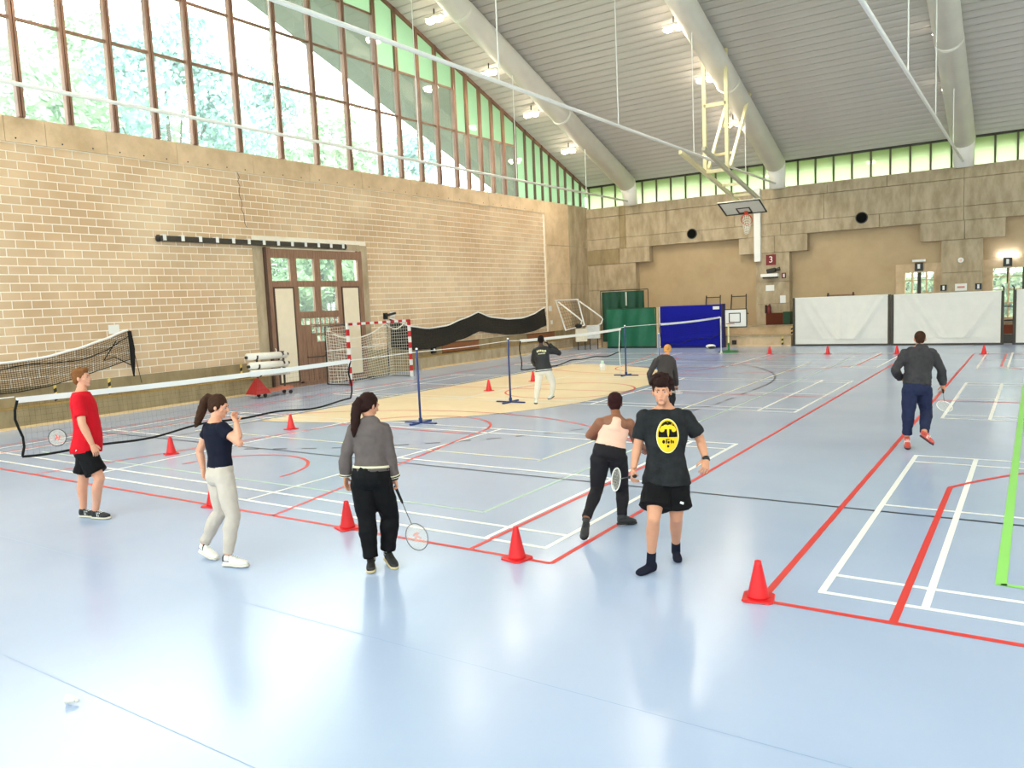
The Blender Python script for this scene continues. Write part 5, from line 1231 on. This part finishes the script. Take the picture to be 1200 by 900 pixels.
# emblem printed on the chest: rings of verts dropped onto the shirt surface
sh = ms['t_shirt']; bvh = BVHTree.FromPolygons([tuple(v) for v in sh.v], sh.f)
def onshirt(x, z, off):
    p = B.pel+B.up*z+B.rx*x; o = p+B.front*.6; hit = bvh.ray_cast(o, -B.front)
    q = hit[0] if hit[0] is not None else p+B.front*.12
    return q+B.front*off
M_yel = mat('emblem_yellow', (240, 196, 44), .7); M_crm = mat('emblem_cream', (240, 230, 190), .7); M_ink = mat('emblem_black', (20, 20, 18), .8)
ECX, ECZ = .005, .425
def patch(nm, m, fn, off, n=28, rings=5):
    mb = MB(); vs_ = []; fs = []
    for k in range(rings+1):
        for i in range(n):
            x, z = fn(2*math.pi*i/n, k/rings); vs_.append(onshirt(ECX-x, ECZ+z, off))
    for k in range(rings):
        for i in range(n): j = (i+1) % n; fs.append((k*n+i, k*n+j, (k+1)*n+j, (k+1)*n+i))
    mb.add(vs_, fs); return mb.build(nm, m, r)
ew, eh = .1, .152
patch('emblem_rim', M_crm, lambda a, t: (ew*math.cos(a)*t, eh*math.sin(a)*t), .004)
patch('emblem_ring', M_yel, lambda a, t: (ew*.95*math.cos(a)*t, eh*.96*math.sin(a)*t), .0055)
patch('emblem_night', M_ink, lambda a, t: (ew*.84*math.cos(a)*t, max(eh*.87*math.sin(a)*t, -.01)), .007)
for s_ in (-1, 1):
    for (cx, cz, w, h) in ((.03, .075, .034, .016), (.052, .055, .022, .02), (.018, .088, .02, .012)):
        patch('emblem_frond', M_yel, lambda a, t, cx=cx*s_, cz=cz, w=w, h=h: (cx+w*math.cos(a)*t, cz+h*math.sin(a)*t), .0085, 14, 2)
patch('emblem_trunk', M_yel, lambda a, t: (.009*math.cos(a)*t*(1+.3*math.sin(a)), .035+.045*math.sin(a)*t), .0085, 12, 2)
for x, z, w, h in ((-.04, -.05, .012, .017), (-.015, -.047, .006, .024), (.004, -.055, .01, .012), (.028, -.05, .007, .018), (.046, -.054, .007, .014), (.0, -.03, .012, .004), (.0, -.09, .01, .012)):
    patch('emblem_mark', M_ink, lambda a, t, x=x, z=z, w=w, h=h: (x+w*math.cos(a)*t, z+h*math.sin(a)*t), .0085, 10, 2)
MB().bar(B.g('knL').lerp(B.g('hpL'), .5)+B.front*.135+B.rx*-.04, B.g('knL').lerp(B.g('hpL'), .5)+B.front*.135+B.rx*-.01+V((0, 0, .012)), .004, .02).build('shorts_logo', M_white, r)
MB().tube([B.g('wrL')-nz(B.g('wrL')-B.g('elL'))*.018, B.g('wrL')+nz(B.g('wrL')-B.g('elL'))*.012], .034, 14).build('watch', M_black, r, True)
bp = V(POSE['tee']['base']+[0])
racket('badminton racket trailing from the hand of the man in the black tee', bp+B.g('wrR')+nz(B.g('hdR')-B.g('wrR'))*.07, (-3.23, 6.52, .8), (.75, .45, -.1), mat('racket_frame_white', (226, 226, 220), .35))

# man walking away on the right, racket in hand
r, B, H, ms = person(POSE['far'], 'man in a charcoal sweatshirt and navy sweatpants jogging away along the red line', dict(skin=SK_TAN, hair='crop', hairmat=M_hair_br, bulk=1.16, shoulder=.19, head=1.0, size=1.0, curlR=1.1, curlL=.8, shoe=S_red, sockmat=None,
  clothes=[('sweatpants', 'trousers', C_dnavy, dict(len=1.93, loose=.012, lease=.012, waist=.22, ease=.02, fold=.03)), ('sweatshirt', 'top', C_grey, dict(hem=.1, sleeve=1.95, ease=.03, aease=.014, aloose=.008, fold=.05, hood=True))]))
racket('white badminton racket held low by the man in navy sweatpants', (-1.18, 13.66, .87), (-1.12, 13.25, .66), (.3, -.4, .8), MATS['racket_frame_white'])

# player in black jacket with raised arm
r, B, H, ms = person(POSE['jacket'], 'player in a lettered black jacket and white pants on the cream floor, arm raised', dict(skin=SK_DARK, hair='crop', hairmat=M_hair_bk, bulk=1.0, shoulder=.165, head=.97, size=.95, curlR=1.1, curlL=.8, shoe=S_wb, sockmat=None,
  clothes=[('white_pants', 'trousers', C_wpants, dict(len=1.95, loose=.012, waist=.2, ease=.02)), ('jacket', 'top', C_jack, dict(hem=.02, sleeve=1.95, ease=.03, aease=.016, aloose=.016, fold=.03))]))
band(B, r, .035, M_white, .03, .042); band(B, r, .0, C_jack, .03, .04, 'rib_hem')
sh = ms['jacket']; bvh = BVHTree.FromPolygons([tuple(v) for v in sh.v], sh.f)
def onback(x, z, off=.006):
    p = B.pel+B.up*z+B.rx*x; hit = bvh.ray_cast(p-B.front*.6, B.front); q = hit[0] if hit[0] is not None else p-B.front*.13; return q-B.front*off
M_let = mat('jacket_lettering', (226, 220, 172), .8)
for x0, w, z in [(-.12+i*.04, .03, .47+.012*math.sin(i)) for i in range(6)]+[(-.09+i*.036, .024, .415) for i in range(5)]:
    mb = MB(); hgt = .045 if z > .44 else .026
    mb.quad(onback(x0, z), onback(x0+w, z), onback(x0+w, z+hgt), onback(x0, z+hgt)); mb.build('letter', M_let, r)
cuff(B, r, 'R', M_white, .05, .8, .95); MB().cap(B.g('hdR')+V((-.03, 0, .03)), .016, B.g('wrR')+V((.02, 0, .0)), .016, 8).build('white_wristband', M_white, r)

# fair-haired woman leaning forward behind
r, B, H, ms = person(POSE['blond'], 'strawberry blond woman in a dark grey top leaning forward on the court', dict(skin=SK_FAIR, hair='tail', hairmat=M_hair_bl, bulk=1.0, shoulder=.165, head=.97, size=.93, curlR=1.1, curlL=.8, shoe=S_blk3, sockmat=None, hup=V((-.1, .25, 1)),
  tail=[([(0, -.08, .02), (0, -.125, .03), (0, -.15, .02)], [.035, .045, .02])],
  clothes=[('leggings', 'trousers', C_char, dict(len=1.95, loose=.008, lease=.008, waist=.26)), ('grey_top', 'top', C_dgrey, dict(hem=.05, sleeve=1.95, ease=.02, aease=.012, aloose=.012))]))
racket('pale badminton racket held by the strawberry blond woman', V(POSE['blond']['base']+[0])+B.g('wrR')+nz(B.g('hdR')-B.g('wrR'))*.07, (-6.16, 15.34, .41), (.4, -.7, .6), MATS['racket_frame_white'])
